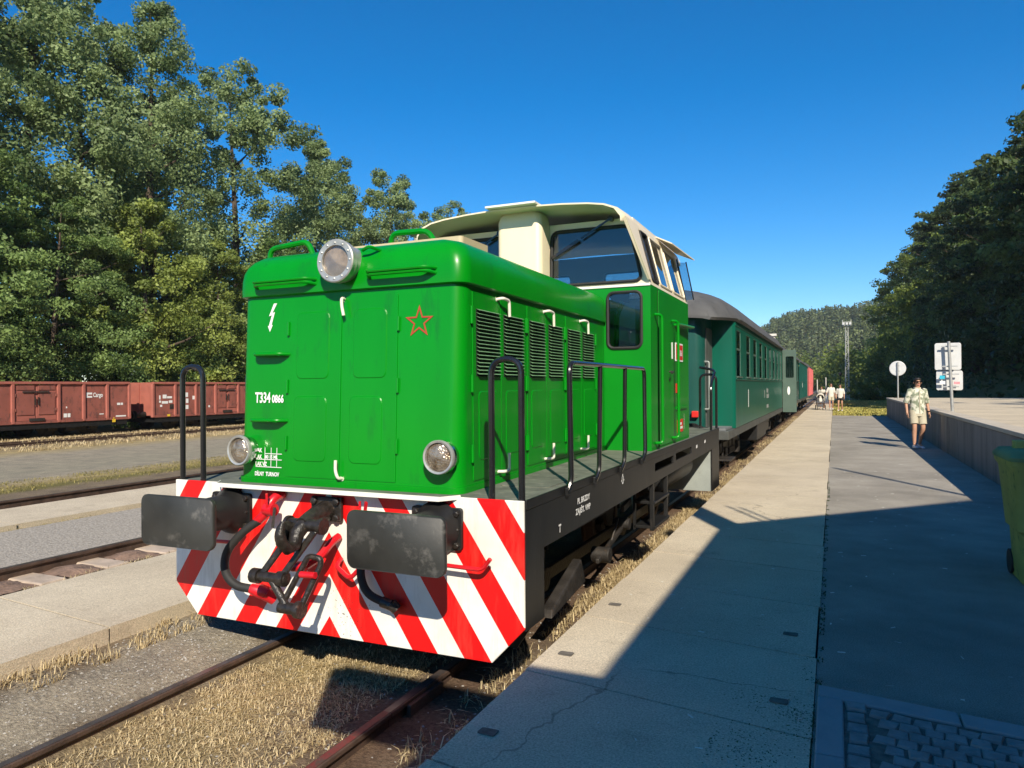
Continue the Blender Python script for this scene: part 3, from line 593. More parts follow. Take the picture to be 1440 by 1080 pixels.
# ---- buffers
def buffer(s_, y0, d):
    x = s_*.88; z = 1.048; ax = Vector((0, d, 0))
    b = P('buffer', MB().lathe((x, y0, z), ax, [(.02, .175), (.05, .165), (.10, .128), (.30, .122), (.30, .132), (.33, .132), (.33, .108), (.52, .104)], 28), 'black_paint', smooth=35)
    fr = ((x, y0, z), (1, 0, 0), (0, 0, 1), tuple(ax))
    pts = rrect(-.34, .34, -.175, .175, .055, 5); rings_ = []
    for dd, sc in ((.525, .985), (.533, 1.0), (.552, 1.0), (.560, .985)):
        rings_.append([(x+px*sc, y0+d*(dd-.035*(px/.34)**2-.006*(pz/.175)**2), z+pz*sc) for px, pz in pts])
    hd = P('head', MB().rings(rings_), 'buffer_face', b, smooth=60)
    fl = P('flange', MB().prism(rrect(-.185, .185, -.135, .135, .02, 2), fr, .002, .032), 'black_paint', b, smooth=0, bevel=.004)
    for bx in (-.15, .15):
        for bz in (-.10, .0, .10): P('bolt', MB().lathe((x+bx, y0+d*.032, z+bz), ax, [(0, .022), (.018, .022), (.022, .012)], 6), 'greasy_black', b, smooth=0)
for s_ in (-1, 1): buffer(s_, 0, -1); buffer(s_, 8.225, 1)
# ---- screw coupling
cp = P('coupling', MB().box(-.13, .13, -.035, -.002, 1.03, 1.20), 'greasy_black', smooth=0, bevel=.01)
for bx in (-.095, .095):
    for bz in (1.06, 1.17): P('bolt', MB().lathe((bx, -.035, bz), (0, -1, 0), [(0, .026), (.02, .026), (.026, .012)], 8), 'greasy_black', cp, smooth=0)
hk = P('hook_shank', MB().tube([(0, -.03, 1.10), (0, -.14, 1.09), (0, -.22, 1.07), (0, -.28, 1.05)], .06, 10, radii=[.075, .062, .055, .05]), 'greasy_black', cp, smooth=50)
P('hook', MB().tube([(0, -.24, 1.06), (0, -.33, 1.0), (0, -.36, .93), (0, -.42, .92), (0, -.475, .97), (0, -.485, 1.04), (0, -.46, 1.10)], .05, 10, radii=[.05, .05, .046, .042, .038, .03, .016]), 'greasy_black', cp, smooth=50)
P('link_pin', MB().cyl((-.13, -.26, 1.045), (.16, -.26, 1.045), .042, n=14).cyl((-.14, -.26, 1.045), (-.115, -.26, 1.045), .055).cyl((.135, -.26, 1.045), (.165, -.26, 1.045), .055), 'greasy_black', cp, smooth=40)
P('counterweight', MB().lathe((-.05, -.34, .99), (-1, 0, 0), [(0, .06), (.015, .088), (.055, .085), (.07, .04)], 18), 'greasy_black', cp, smooth=40)
A0, A1 = Vector((.02, -.27, 1.02)), Vector((-.20, -.36, .70))
for sx in (-.085, .085): P('link_arm', MB().bar(A0+Vector((sx, 0, 0)), A1+Vector((sx, 0, 0)), .045, .03, (0, 1, 0)), 'greasy_black', cp, smooth=0, bevel=.01)
P('trunnion', MB().cyl(A1+Vector((-.13, 0, 0)), A1+Vector((.14, 0, 0)), .034).cyl(A1+Vector((-.15, 0, 0)), A1+Vector((-.09, 0, 0)), .05).cyl(A1+Vector((.07, 0, 0)), A1+Vector((.13, 0, 0)), .05), 'greasy_black', cp, smooth=40)
B1 = Vector((-.04, -.38, .52))
P('screw', MB().tube([A1, A1*.5+B1*.5, B1], .026, 10).cyl(B1+Vector((-.06, 0, 0)), B1+Vector((.11, 0, 0)), .038).cyl(B1+Vector((.08, 0, 0)), B1+Vector((.12, 0, 0)), .056), 'greasy_black', cp, smooth=40)
P('shackle', MB().tube(fillet([(B1.x-.06, -.37, .52), (.035, -.30, .80), (.06, -.29, .85), (.15, -.28, .84), (.155, -.28, .80), (B1.x+.10, -.37, .53)], .05, 4), .02, 8), 'greasy_black', cp, smooth=50)
P('shackle_grip', MB().cyl((.03, -.33, .735), (.15, -.33, .74), .022), 'red_paint', cp)
P('hook_bracket', MB().tube(fillet([(.10, -.02, .93), (.09, -.10, .90), (.06, -.16, .82), (-.02, -.22, .76)], .06), .028, 8).cyl((-.10, -.25, .755), (.0, -.25, .765), .035), 'red_paint', cp)
# ---- brake hoses, cocks and shunter's handles
def hose(path, r, name='brake_hose'):
    h = P(name, MB().tube(fillet(path, .12, 6), r, 10), 'rubber', smooth=60); return h
h1 = hose([(-.50, -.14, 1.02), (-.60, -.18, .95), (-.735, -.22, .80), (-.735, -.24, .66), (-.66, -.22, .56), (-.52, -.18, .54)], .030)
P('cock', MB().tube(fillet([(-.40, -.01, 1.20), (-.42, -.10, 1.17), (-.44, -.13, 1.08), (-.52, -.14, 1.01)], .05), .034, 10).cyl((-.45, -.13, 1.10), (-.37, -.13, 1.10), .045).bar((-.41, -.16, 1.10), (-.395, -.18, 1.22), .015, .02), 'red_paint', h1, smooth=50)
P('cock_lever', MB().bar((-.36, -.14, 1.12), (-.37, -.15, .98), .012, .02), 'dark_steel', h1, smooth=0)
P('hose_head', MB().tube([(-.54, -.185, .545), (-.47, -.16, .525), (-.42, -.12, .50)], .04, 10, radii=[.036, .05, .045]).cyl((-.44, -.15, .515), (-.40, -.10, .47), .05), 'red_paint', h1, smooth=50)
h2 = hose([(.36, -.03, .93), (.35, -.09, .84), (.33, -.10, .70), (.38, -.09, .58), (.50, -.06, .53)], .028)
P('cock', MB().tube([(.36, -.01, 1.0), (.36, -.05, .95), (.36, -.08, .90)], .034, 10).cyl((.30, -.06, .97), (.42, -.06, .97), .04).bar((.36, -.1, 1.02), (.40, -.12, 1.20), .015, .02).bar((.34, -.1, 1.02), (.35, -.12, 1.2), .015, .02), 'red_paint', h2, smooth=50)
P('hose_head', MB().tube([(.48, -.065, .535), (.55, -.055, .515)], .036, 10).cyl((.55, -.06, .53), (.585, -.045, .49), .038), 'greasy_black', h2, smooth=50)
P('shunter_handle', MB().tube(fillet([(.74, -.01, .87), (.76, -.09, .835), (1.24, -.09, .825), (1.30, -.10, .90)], .04), .014, 8), 'red_paint')
P('shunter_handle', MB().tube(fillet([(-1.20, -.01, .86), (-1.18, -.09, .82), (-.80, -.09, .83), (-.72, -.09, .93)], .04), .014, 8), 'red_paint')
P('shunter_handle', MB().tube(fillet([(.12, -.02, .78), (.12, -.08, .74), (.25, -.10, .67), (.34, -.1, .76)], .04), .016, 8), 'red_paint')
# ---- handrails
def hoop(x0, x1, y, y2=None, h=2.13):
    y2 = y if y2 is None else y2
    P('handrail', MB().tube(fillet([(x0, y, 1.23), (x0, y, h), (x1, y2, h), (x1, y2, 1.23)], .11, 7), .021, 10), 'black_gloss')
hoop(1.245, 1.452, .045); hoop(-1.452, -1.235, .045); hoop(1.2, 1.46, 8.12); hoop(-1.46, -1.2, 8.12)
P('handrail', MB().tube(fillet([(1.46, 7.55, 1.24), (1.46, 7.55, 1.95), (1.46, 8.05, 2.2), (1.2, 8.10, 2.25)], .12, 6), .021, 10), 'black_gloss')
for s_ in (-1, 1):
    hr = P('handrail', MB().tube(fillet([(s_*1.50, .74, 1.20), (s_*1.515, .79, 1.28), (s_*1.505, .79, 2.125), (s_*1.505, 3.02, 2.125), (s_*1.515, 3.0, 1.28), (s_*1.50, 2.90, 1.20)], .09, 6), .020, 10), 'black_gloss')
    for ya, yb in ((1.43, 1.54), (2.19, 2.30)): P('post', MB().tube(fillet([(s_*1.50, ya-.05, 1.20), (s_*1.515, ya+.03, 1.28), (s_*1.505, yb, 2.12)], .08), .019, 10), 'black_gloss', hr)
    for ya in (.74, 1.38, 2.14, 2.90): P('rail_foot', MB().box(s_*1.493, s_*1.515, ya-.03, ya+.03, 1.185, 1.24), 'black_paint', hr, smooth=0, bevel=.005)
# ---- bonnet
HW = .97; TAP = .019; hws = lambda y: HW-TAP*(y-.125); HY0 = .125; HY1 = 3.66; TILT = .06/1.4
yf = lambda z: HY0+(z-1.245)*TILT
def plan(hw, y0, y1, r, n=7, tap=0):
    Pp = []
    for cx, cy, a in ((hw-r, y1-.02, 0), (-hw+r, y1-.02, 90), (-hw+r, y0+r, 180), (hw-r, y0+r, 270)):
        rr = r if a >= 180 else .02
        c2 = cx if a >= 180 else (math.copysign(hw-.02, cx))
        for i in range(n+1):
            t = R(a+90*i/n); Pp.append((c2+rr*math.cos(t), cy+rr*math.sin(t)))
    return [(x*(1-tap*(y-y0)/hw), y) for x, y in Pp]
bon = P('bonnet', MB().rings([[(x, y, z) for x, y in plan(HW, yf(z), HY1, .10, 7, TAP)] for z in (1.244, 1.5, 2.0, 2.4, 2.66)]), 'green_paint', smooth=40)
P('bonnet_foot', MB().rings([[(x, y, z) for x, y in plan(HW+.012, yf(1.25)-.012, HY1, .10, 7, TAP)] for z in (1.2435, 1.285)]), 'green_paint', smooth=40)
ringsC = []
for ins, z, wgt in [(-.020, 2.655, 0), (-.032, 2.662, 0), (-.034, 2.70, 0), (-.030, 2.78, .1), (-.020, 2.84, .2), (.0, 2.885, .35), (.03, 2.92, .55), (.08, 2.945, .8), (.16, 2.955, 1), (.30, 2.955, 1), (.5, 2.955, 1), (.7, 2.955, 1), (.86, 2.955, 1)]:
    hw = HW-ins; r = max(.03, .11-ins*.2) if ins < .3 else .05
    ringsC.append([(x, y, z+wgt*.085*(1-(x/1.0)**2)) for x, y in plan(hw, yf(2.66)+ins, HY1-.02, min(r, hw*.9), 7, TAP*hw/HW)])
P('bonnet_cover', MB().rings(ringsC), 'green_paint', bon, smooth=50)
P('cover_vent', MB().box(-.33, .33, 1.3, 2.2, 3.03, 3.085), 'grey_plate', bon, smooth=0, bevel=.01)
P('cover_hatch', MB().prism(rrect(-.28, .80, .50, .95, .03), ((0, 0, 3.0), (1, 0, 0), (0, 1, 0), (0, 0, 1)), -.02, .045), 'cream_dark', bon, smooth=0)
n_ = math.hypot(1, TILT)
FF = ((0, HY0-1.245*TILT, 0), (1, 0, 0), (0, TILT, 1), (0, -1/n_, TILT/n_))
def emboss(mb, x0, x1, z0, z1, r, fr, d0, d1, ins=.010): mb.prism(rrect(x0, x1, z0, z1, r, 4), fr, d0, d1, ins); return mb
for x0, x1, px in ((-.485, -.008, ((-.415, -.11), (-.43, -.125))), (.008, .470, ((.095, .385), (.07, .355)))):
    dr = P('engine_door', MB().prism(rrect(x0, x1, 1.30, 2.615, .01, 2), FF, -.01, .006, .002), 'green_paint', bon, smooth=0)
    P('raised_panel', emboss(MB(), px[0][0], px[0][1], 2.02, 2.52, .045, FF, .003, .011, .009), 'green_paint', bon, smooth=0)
    P('raised_panel', emboss(MB(), px[1][0], px[1][1], 1.415, 1.90, .045, FF, .003, .011, .009), 'green_paint', bon, smooth=0)
def on_f(x, z, d): return Vector(FF[0])+Vector(FF[1])*x+Vector(FF[2])*z+Vector(FF[3])*d
for x in (-.492, .478):
    for z in (1.55, 1.97, 2.40): P('hinge', MB().cyl(on_f(x, z-.05, .012), on_f(x, z+.05, .012), .011, n=8), 'green_paint', bon)
def handle(pts, nm='door_handle', par=None): return P(nm, MB().tube(fillet(pts, .025, 4), .012, 8).cyl(pts[0], Vector(pts[0])*.9+Vector(pts[1])*.1, .02, n=8), 'ivory', par or bon, smooth=50)
handle([on_f(.01, 2.595, .0), on_f(.015, 2.60, .045), on_f(.022, 2.54, .05), on_f(.04, 2.47, .05)])
handle([on_f(.02, 1.31, .0), on_f(.015, 1.31, .045), on_f(-.005, 1.36, .05), on_f(-.005, 1.44, .05)])
for x0, x1, z in ((-.80, -.48, 2.21), (-.82, -.49, 1.715)):
    P('step_bar', MB().tube(fillet([on_f(x0, z, 0), on_f(x0+.04, z, .075), on_f(x1-.05, z, .075), on_f(x1, z, 0)], .04), .013, 8).prism([(x0, 0), (x1, 0), (x1-.05, .07), (x0+.04, .07)], (on_f(0, z-.008, 0), (1, 0, 0), (0, -1, 0), (0, 0, 1)), -.004, .004), 'green_paint', bon, smooth=40)
for x0, x1, z in ((-.79, -.21, 2.755), (.24, .80, 2.765)):
    y = yf(z)-.03; z2 = z-.022
    P('step_bar', MB().tube(fillet([(x0, y+.03, z), (x0+.03, y-.085, z), (x1-.06, y-.085, z), (x1, y+.03, z)], .05), .013, 8).tube(fillet([(x0, y+.03, z2-.02), (x0+.03, y-.075, z2), (x1-.06, y-.075, z2), (x1, y+.03, z2-.02)], .05), .013, 8), 'green_paint', bon, smooth=40)
P('grab_rail', MB().tube(fillet([(-.90, .42, 2.86), (-.88, .40, 3.07), (-.50, .40, 3.10), (-.46, .42, 2.98)], .07), .022, 8), 'green_paint', bon)
P('grab_rail', MB().tube(fillet([(.16, .55, 2.98), (.19, .52, 3.12), (.52, .52, 3.11), (.58, .55, 2.95)], .07), .022, 8), 'green_paint', bon)
# lamps
def lamp(name, c, ax, r, ln, big=False):
    ax = Vector(ax).normalized(); c = Vector(c)
    l = P(name, MB().lathe(c, ax, [(-ln, r*.62), (-ln*.7, r*.86), (0, r*.92), (0, r*1.0), (.03, r*1.0)], 32), 'lamp_rim' if big else 'chrome', smooth=40)
    P('rim', MB().lathe(c, ax, [(.025, r*.995), (.035, r*1.02), (.055, r*1.02), (.062, r*.97), (.058, r*(.74 if big else .86)), (.03, r*(.72 if big else .84))], 32), 'lamp_rim', l, smooth=40)
    if big:
        for k in range(12):
            t = 2*math.pi*k/12; u = Vector((0, 0, 1)).cross(ax).normalized(); v = ax.cross(u); q = c+(u*math.cos(t)+v*math.sin(t))*r*.84
            P('bolt', MB().lathe(q, ax, [(.055, .007), (.064, .007), (.066, .004)], 8), 'lamp_rim', l, smooth=0)
    P('lens', MB().lathe(c, ax, [(.025, r*.86), (.045, r*.80), (.058, r*.4), (.062, .003)] if not big else [(.034, r*.74), (.01, r*.68), (-.03, r*.54), (-.06, r*.30), (-.07, r*.12), (-.045, r*.10), (-.04, .003)], 32), 'lamp_lens' if not big else 'lamp_reflector', l, smooth=60)
    if big: P('lens_glass', MB().lathe(c, ax, [(.046, r*.735), (.052, r*.4), (.055, .004)], 28), 'lens_glass', l, smooth=60)
    return l
lamp('headlight', (.03, .10, 2.85), (.02, -1, .04), .152, .22, True)
P('headlight_bracket', MB().tube(fillet([(.19, .15, 2.93), (.26, .13, 2.95), (.30, .22, 2.93)], .03), .012, 6), 'green_paint', bon)
lamp('marker_lamp', (-.86, .085, 1.49), (-.03, -1, .02), .112, .09); lamp('marker_lamp', (.86, .085, 1.495), (.03, -1, .02), .112, .09)
# side of the bonnet: doors, louvers, panels
LV = [(.375, .760), (.850, 1.225), (1.380, 1.720), (1.835, 2.190), (2.365, 2.735), (2.830, 3.205)]
DO = [(.325, .800), (.806, 1.275), (1.335, 1.772), (1.778, 2.240), (2.310, 2.778), (2.784, 3.255)]
for s_ in (1, -1):
    fr = ((s_*hws(0), 0, 0), (-s_*TAP, 1, 0), (0, 0, 1), (s_, 0, 0))
    for (y0, y1), (a, b) in zip(DO, LV):
        P('side_door', MB().prism(rrect(y0, y1, 1.31, 2.615, .008, 2), fr, -.01, .006, .002), 'green_paint', bon, smooth=0)
        P('raised_panel', emboss(MB(), a+.03, b-.02, 1.44, 1.93, .04, fr, .003, .011, .009), 'green_paint', bon, smooth=0)
        lo = P('louver', MB().prism([(a, 2.03), (b, 2.03), (b, 2.50), (a, 2.50)], fr, .004, .0075), 'louver_dark', smooth=0)  # near-black backing puts the shade of the slat gaps into the colour
        ns = 18; hh = .47/ns
        proto = None
        for k in range(ns):
            z0 = 2.03+k*hh
            if proto is None:
                proto = P('slat', MB().add([(s_*(hws(a)+.007), a, z0+hh*.98), (s_*(hws(b)+.007), b, z0+hh*.98), (s_*(hws(b)+.034), b-.01, z0+hh*.56), (s_*(hws(a)+.034), a+.01, z0+hh*.56), (s_*(hws(a)+.031), a+.01, z0+hh*.46), (s_*(hws(b)+.031), b-.01, z0+hh*.46)], [(0, 1, 2, 3), (3, 2, 5, 4), (4, 5, 1, 0), (0, 3, 4), (1, 5, 2)]), 'louver_slat', lo, smooth=0)
            else: clone(proto, 'slat', lo, (0, 0, k*hh))
    for yy in (.30, 1.295, 1.322, 2.262, 2.292, 3.28):
        for z in (1.50, 1.98, 2.45): P('hinge', MB().cyl((s_*(hws(yy)+.012), yy, z-.06), (s_*(hws(yy)+.012), yy, z+.06), .011, n=8), 'green_paint', bon)
    for yy, y2 in ((.80, .86), (1.79, 1.84), (2.82, 2.87)):
        x = s_*hws(yy)
        handle([(x, yy-.07, 2.60), (x+s_*.05, yy-.05, 2.61), (x+s_*.055, yy+.05, 2.60), (x+s_*.055, yy+.055, 2.48)])
        handle([(x, yy-.06, 1.33), (x+s_*.05, yy-.05, 1.33), (x+s_*.055, yy+.03, 1.33), (x+s_*.055, yy+.03, 1.46)])
P('deck_hatch', MB().prism(rrect(1.02, 1.40, .62, 1.30, .05), ((0, 0, 1.243), (1, 0, 0), (0, 1, 0), (0, 0, 1)), 0, .006), 'deck_paint', smooth=0)
# lettering and emblems on the bonnet
def FT(x, z): return (on_f(x, z, .002), FF[1], FF[2], FF[3])
text('lettering', 'T334', FT(-.805, 1.850), .108, 'marking_white', bon, bold=.003, sx=.66)
text('lettering', '0866', FT(-.640, 1.850), .080, 'marking_white', bon, bold=.0028, sx=.70)
bolt = [(-.645, 2.60), (-.69, 2.505), (-.662, 2.512), (-.690, 2.43), (-.700, 2.432), (-.678, 2.385), (-.652, 2.437), (-.664, 2.437), (-.634, 2.535), (-.658, 2.528), (-.615, 2.60)]
P('lightning_emblem', MB().prism(bolt, FF, .002, .004), 'marking_white', bon, smooth=0)
m = MB(); st = []
for k in range(10):
    r = .118 if k % 2 == 0 else .047; t = R(90+36*k); st.append((.640+r*math.cos(t), 2.405+r*math.sin(t)))
sti = [(.640+(x-.640)*.72, 2.405+(z-2.405)*.72) for x, z in st]
for k in range(10):
    j = (k+1) % 10; m.prism([st[k], st[j], sti[j], sti[k]], FF, .002, .004)
P('star_emblem', m, 'star_red', bon, smooth=0)
tb = MB()
for z in (1.462, 1.418, 1.362): tb.prism([(-.70 if z > 1.45 else -.785, z), (-.535, z), (-.535, z+.005), (-.70 if z > 1.45 else -.785, z+.005)], FF, .002, .004)
for x in (-.700, -.640, -.585): tb.prism([(x, 1.365), (x+.004, 1.365), (x+.004, 1.51), (x, 1.51)], FF, .002, .004)
P('paint_record', tb, 'marking_white', bon, smooth=0)
for i, s in enumerate(('LAK', 'LAK', 'LAK VZ')): text('lettering', s, FT(-.785, (1.474, 1.425, 1.372)[i]), .042, 'marking_white', bon, bold=.0016, sx=.78)
text('lettering', '80 15 ML', FT(-.692, 1.428), .036, 'marking_white', bon, bold=.0012, sx=.86)
text('lettering', 'DÍLNY  TURNOV', FT(-.79, 1.298), .042, 'marking_white', bon, bold=.0014, sx=.74)
SS = lambda y, z: ((1.4842, y, z), (0, 1, 0), (0, 0, 1), (1, 0, 0))
text('lettering', 'PL BRZDY', SS(1.00, 1.08), .06, 'marking_white', loco, bold=.002, sx=1.1); text('lettering', 'ZAJIŠT. VMP', SS(.96, 1.005), .06, 'marking_white', loco, bold=.002, sx=1.1)
text('lettering', 'T', SS(.60, .945), .075, 'marking_white', loco, bold=.003)
text('lettering', '·Ů·', SS(2.20, 1.075), .085, 'marking_white', loco, bold=.003)
for yy, zz in ((6.05, 1.08), (6.75, 1.10)): P('marking', MB().prism(rpoly([(yy, zz), (yy+.10, zz+.01), (yy+.09, zz+.05), (yy+.02, zz+.04)], .01), S_(1.484), .001, .003), 'marking_white', smooth=0)
# ---- cab
CW = 1.425; CY0 = 3.66; CY1 = 5.86; WZ = 3.055; TZ = 3.80; TW = 1.235
cab = P('cab', MB().box(-CW+.03, CW-.03, CY0+.03, CY1-.03, 1.2435, 1.27), 'cab_inside', smooth=0)
for s_, y, nrm in ((1, CY0, -1), (-1, CY1, 1)):
    fr = ((0, y, 0), (1, 0, 0), (0, 0, 1), (0, nrm, 0))
    small = [rrect(.945, 1.325, 2.37, 2.985, .07), rrect(-1.325, -.945, 2.37, 2.985, .07)]
    holed('lower_wall', 'green_paint_worn', [(-CW, 1.244), (CW, 1.244), (CW, WZ), (-CW, WZ)], small, fr, .03, cab)
    big = [rpoly([(.275, 3.10), (1.335, 3.10), (1.20, 3.715), (.295, 3.715)], .09), rpoly([(-1.335, 3.10), (-.275, 3.10), (-.295, 3.715), (-1.20, 3.715)], .09)]
    if nrm > 0: big = [rpoly([(.25, 3.16), (1.20, 3.16), (1.12, 3.56), (.25, 3.56)], .07), rpoly([(-1.20, 3.16), (-.25, 3.16), (-.25, 3.56), (-1.12, 3.56)], .07)]
    holed('upper_wall', 'cream_paint', [(-CW, WZ+.001), (CW, WZ+.001), (TW, TZ), (-TW, TZ)], big, fr, .03, cab)
    for h in small+big:
        wn = P('window', ringframe(MB(), h, fr, .020 if h in big else .018, .004), 'rubber', cab)
        P('pane', MB().prism(h, fr, -.014, -.010), 'cab_glass', cab if False else wn, smooth=0)
P('waist_trim', MB().box(-CW, CW, CY0-.012, CY0, WZ-.012, WZ+.014), 'white_paint', cab, smooth=0)
sl = math.hypot(CW-TW, TZ-WZ)
for s_ in (1, -1):
    fr = ((s_*CW, 0, 0), (0, 1, 0), (0, 0, 1), (s_, 0, 0))
    holed('lower_wall', 'green_paint_worn', [(CY0+.031, 1.244), (CY1-.031, 1.244), (CY1-.031, WZ), (CY0+.031, WZ)], [], fr, .03, cab)
    V = ((TW-CW)*s_/sl, 0, (TZ-WZ)/sl); Nn = ((TZ-WZ)/sl*s_, 0, (CW-TW)/sl)
    fu = ((s_*CW, 0, WZ), (0, 1, 0), V, Nn)
    wins = [rpoly([(3.80, .06), (4.12, .06), (4.12, .64), (3.80, .64)], .05), rpoly([(4.20, .06), (4.86, .06), (4.86, .64), (4.20, .64)], .05), rpoly([(4.94, .06), (5.66, .06), (5.66, .64), (4.94, .64)], .05)]
    holed('upper_wall', 'cream_paint', [(CY0+.031, .002), (CY1-.031, .002), (CY1-.031, sl), (CY0+.031, sl)], wins, fu, .03, cab)
    for i, h in enumerate(wins):
        wn = P('window', ringframe(MB(), h, fu, .015, .004), 'rubber' if i == 0 else 'cream_paint', cab)
        P('pane', MB().prism(h, fu, -.014, -.010), 'cab_glass', wn, smooth=0)
    # door, grab rails, little plates
    dr = P('cab_door', MB().prism(rrect(4.02, 4.66, 1.27, 3.03, .02), fr, .0, .010), 'green_paint_worn', cab, smooth=0, bevel=.003)
    P('door_seam', MB().prism([(4.000, 1.26), (4.016, 1.26), (4.016, 3.04), (4.000, 3.04)], fr, .0005, .003), 'louver_dark', cab, smooth=0)
    P('door_seam', MB().prism([(4.664, 1.26), (4.676, 1.26), (4.676, 3.04), (4.664, 3.04)], fr, .0005, .003), 'louver_dark', cab, smooth=0)
    P('door_handle', MB().tube(fillet([(s_*CW, 4.56, 2.12), (s_*(CW+.06), 4.56, 2.12), (s_*(CW+.06), 4.46, 2.10)], .02), .012, 8).cyl((s_*CW, 4.56, 2.02), (s_*(CW+.02), 4.56, 2.02), .018), 'dark_steel', dr)
    for yy in (3.88, 4.78): P('grab_rail', MB().tube(fillet([(s_*CW, yy-.06, 2.74), (s_*(CW+.075), yy, 2.74), (s_*(CW+.075), yy, 1.32), (s_*CW, yy-.06, 1.32)], .06), .017, 8), 'green_paint', cab)
    P('rain_gutter', MB().tube(fillet([(s_*CW, 4.9, 2.70), (s_*(CW+.05), 4.95, 2.72), (s_*(CW+.10), 5.75, 2.73), (s_*(CW+.02), 5.9, 2.73)], .04), .014, 8).prism([(4.93, 0), (5.78, 0), (5.75, .10), (4.97, .05)], ((s_*CW, 0, 2.72), (0, 1, 0), (s_, 0, 0), (0, 0, 1)), -.004, .004), 'green_paint', cab)
    def plate(y0, y1, z0, z1, mat, nm='plate'): return P(nm, MB().prism([(y0, z0), (y1, z0), (y1, z1), (y0, z1)], fr, .001, .008), mat, cab, smooth=0)
    pl = plate(4.96, 5.42, 2.26, 2.49, 'marking_white', 'number_plate'); P('plate_field', MB().prism([(4.98, 2.28), (5.40, 2.28), (5.40, 2.47), (4.98, 2.47)], fr, .008, .010), 'marking_red', pl, smooth=0)
    if s_ > 0: text('lettering', 'T334.0866', ((CW+.011, 5.0, 2.33), (0, 1, 0), (0, 0, 1), (1, 0, 0)), .105, 'marking_white', pl, bold=.002, sx=.75)
    plate(4.75, 4.79, 2.28, 2.48, 'marking_white', 'warning_label'); plate(4.98, 5.15, 1.86, 1.98, 'marking_red', 'warning_label')
    p3_ = plate(5.06, 5.40, 1.36, 1.52, 'marking_red', 'warning_label'); P('label_text', MB().prism([(5.10, 1.40), (5.36, 1.40), (5.36, 1.43), (5.10, 1.43)], fr, .008, .0095).prism([(5.10, 1.45), (5.3, 1.45), (5.3, 1.48), (5.10, 1.48)], fr, .008, .0095), 'marking_white', p3_, smooth=0)
    P('side_panel', MB().prism(rrect(4.95, 5.62, 1.30, 1.62, .02), fr, .0, .0006, 0).prism([(4.95, 1.655), (5.66, 1.655), (5.66, 1.69), (4.95, 1.69)], fr, .0, .02), 'green_paint_worn', cab, smooth=0)
    if s_ > 0: text('lettering', 'TURNOV', ((CW+.002, 5.50, 1.38), (0, 0, 1), (0, -1, 0), (1, 0, 0)), .05, 'ivory', cab, bold=.001)
# roof shell with forward visor
def roof_sec(y, drop=0, k=1.0):
    xs_ = [-1.275, -1.27, -1.20, -1.08, -.9, -.6, -.3, 0, .3, .6, .9, 1.08, 1.20, 1.27, 1.275]; zs = [3.68, 3.735, 3.822, 3.868, 3.896, 3.92, 3.932, 3.935, 3.932, 3.92, 3.896, 3.868, 3.822, 3.735, 3.68]
    top = [(x*k, y, z-drop) for x, z in zip(xs_, zs)]; return top+[(x*.99, y, z-.016) for x, y, z in top[::-1]]
P('roof', MB().rings([roof_sec(y, d, k) for y, d, k in ((3.20, .0, .97), (3.24, 0, .985), (3.6, 0, 1), (5.9, 0, 1), (6.2, .03, .99))]), 'cream_paint', cab, smooth=40)
for s_ in (1, -1):
    P('visor_cheek', MB().hexa([(s_*1.245, 3.215, 3.70), (s_*1.245, 3.66, 3.70), (s_*1.41, 3.66, 3.10), (s_*1.405, 3.62, 3.10), (s_*1.275, 3.215, 3.72), (s_*1.275, 3.69, 3.72), (s_*1.435, 3.69, 3.10), (s_*1.43, 3.62, 3.10)]), 'cream_paint', cab, smooth=0)
    P('side_visor', MB().hexa([(s_*1.25, 4.7, 3.77), (s_*1.25, 5.95, 3.77), (s_*1.50, 5.95, 3.66), (s_*1.42, 4.85, 3.70), (s_*1.25, 4.7, 3.785), (s_*1.25, 5.95, 3.785), (s_*1.50, 5.95, 3.675), (s_*1.42, 4.85, 3.715)]), 'cream_paint', cab, smooth=0)
    gl = P('wind_deflector', MB().bar((s_*1.42, 5.74, 3.08), (s_*1.30, 5.74, 3.66), .02, .02).bar((s_*1.52, 5.76, 3.10), (s_*1.42, 5.76, 3.62), .015, .015), 'black_gloss', cab, smooth=0)
    P('deflector_pane', MB().hexa([(s_*1.42, 5.745, 3.10), (s_*1.52, 5.765, 3.11), (s_*1.52, 5.769, 3.11), (s_*1.42, 5.749, 3.10), (s_*1.30, 5.745, 3.62), (s_*1.42, 5.765, 3.61), (s_*1.42, 5.769, 3.61), (s_*1.30, 5.749, 3.62)]), 'cab_glass', gl, smooth=0)
P('exhaust_duct', MB().rings([[(x, y, z) for x, y in plan(.27-q, 3.36+q, 3.652, .07)] for z, q in ((2.9, 0), (3.82, 0), (3.88, .015), (3.925, .045))]), 'cream_paint', cab, smooth=45)
P('duct_cap', MB().box(-.30, .30, 3.12, 3.70, 3.938, 3.962), 'white_paint', cab, smooth=0, bevel=.004)
for x0, z0, x1, z1 in ((1.0, 3.80, .30, 3.42), (-.35, 3.76, -.75, 3.55)):
    w_ = P('wiper', MB().bar((x0, CY0-.05, z0), ((x0+x1)/2, CY0-.04, (z0+z1)/2), .012, .02).bar(((x0+x1*1.2)/2.2, CY0-.035, (z0+z1*1.2)/2.2), (x1, CY0-.03, z1), .012, .035).cyl((x0, CY0-.002, z0), (x0, CY0-.07, z0), .03), 'black_gloss', cab, smooth=0)
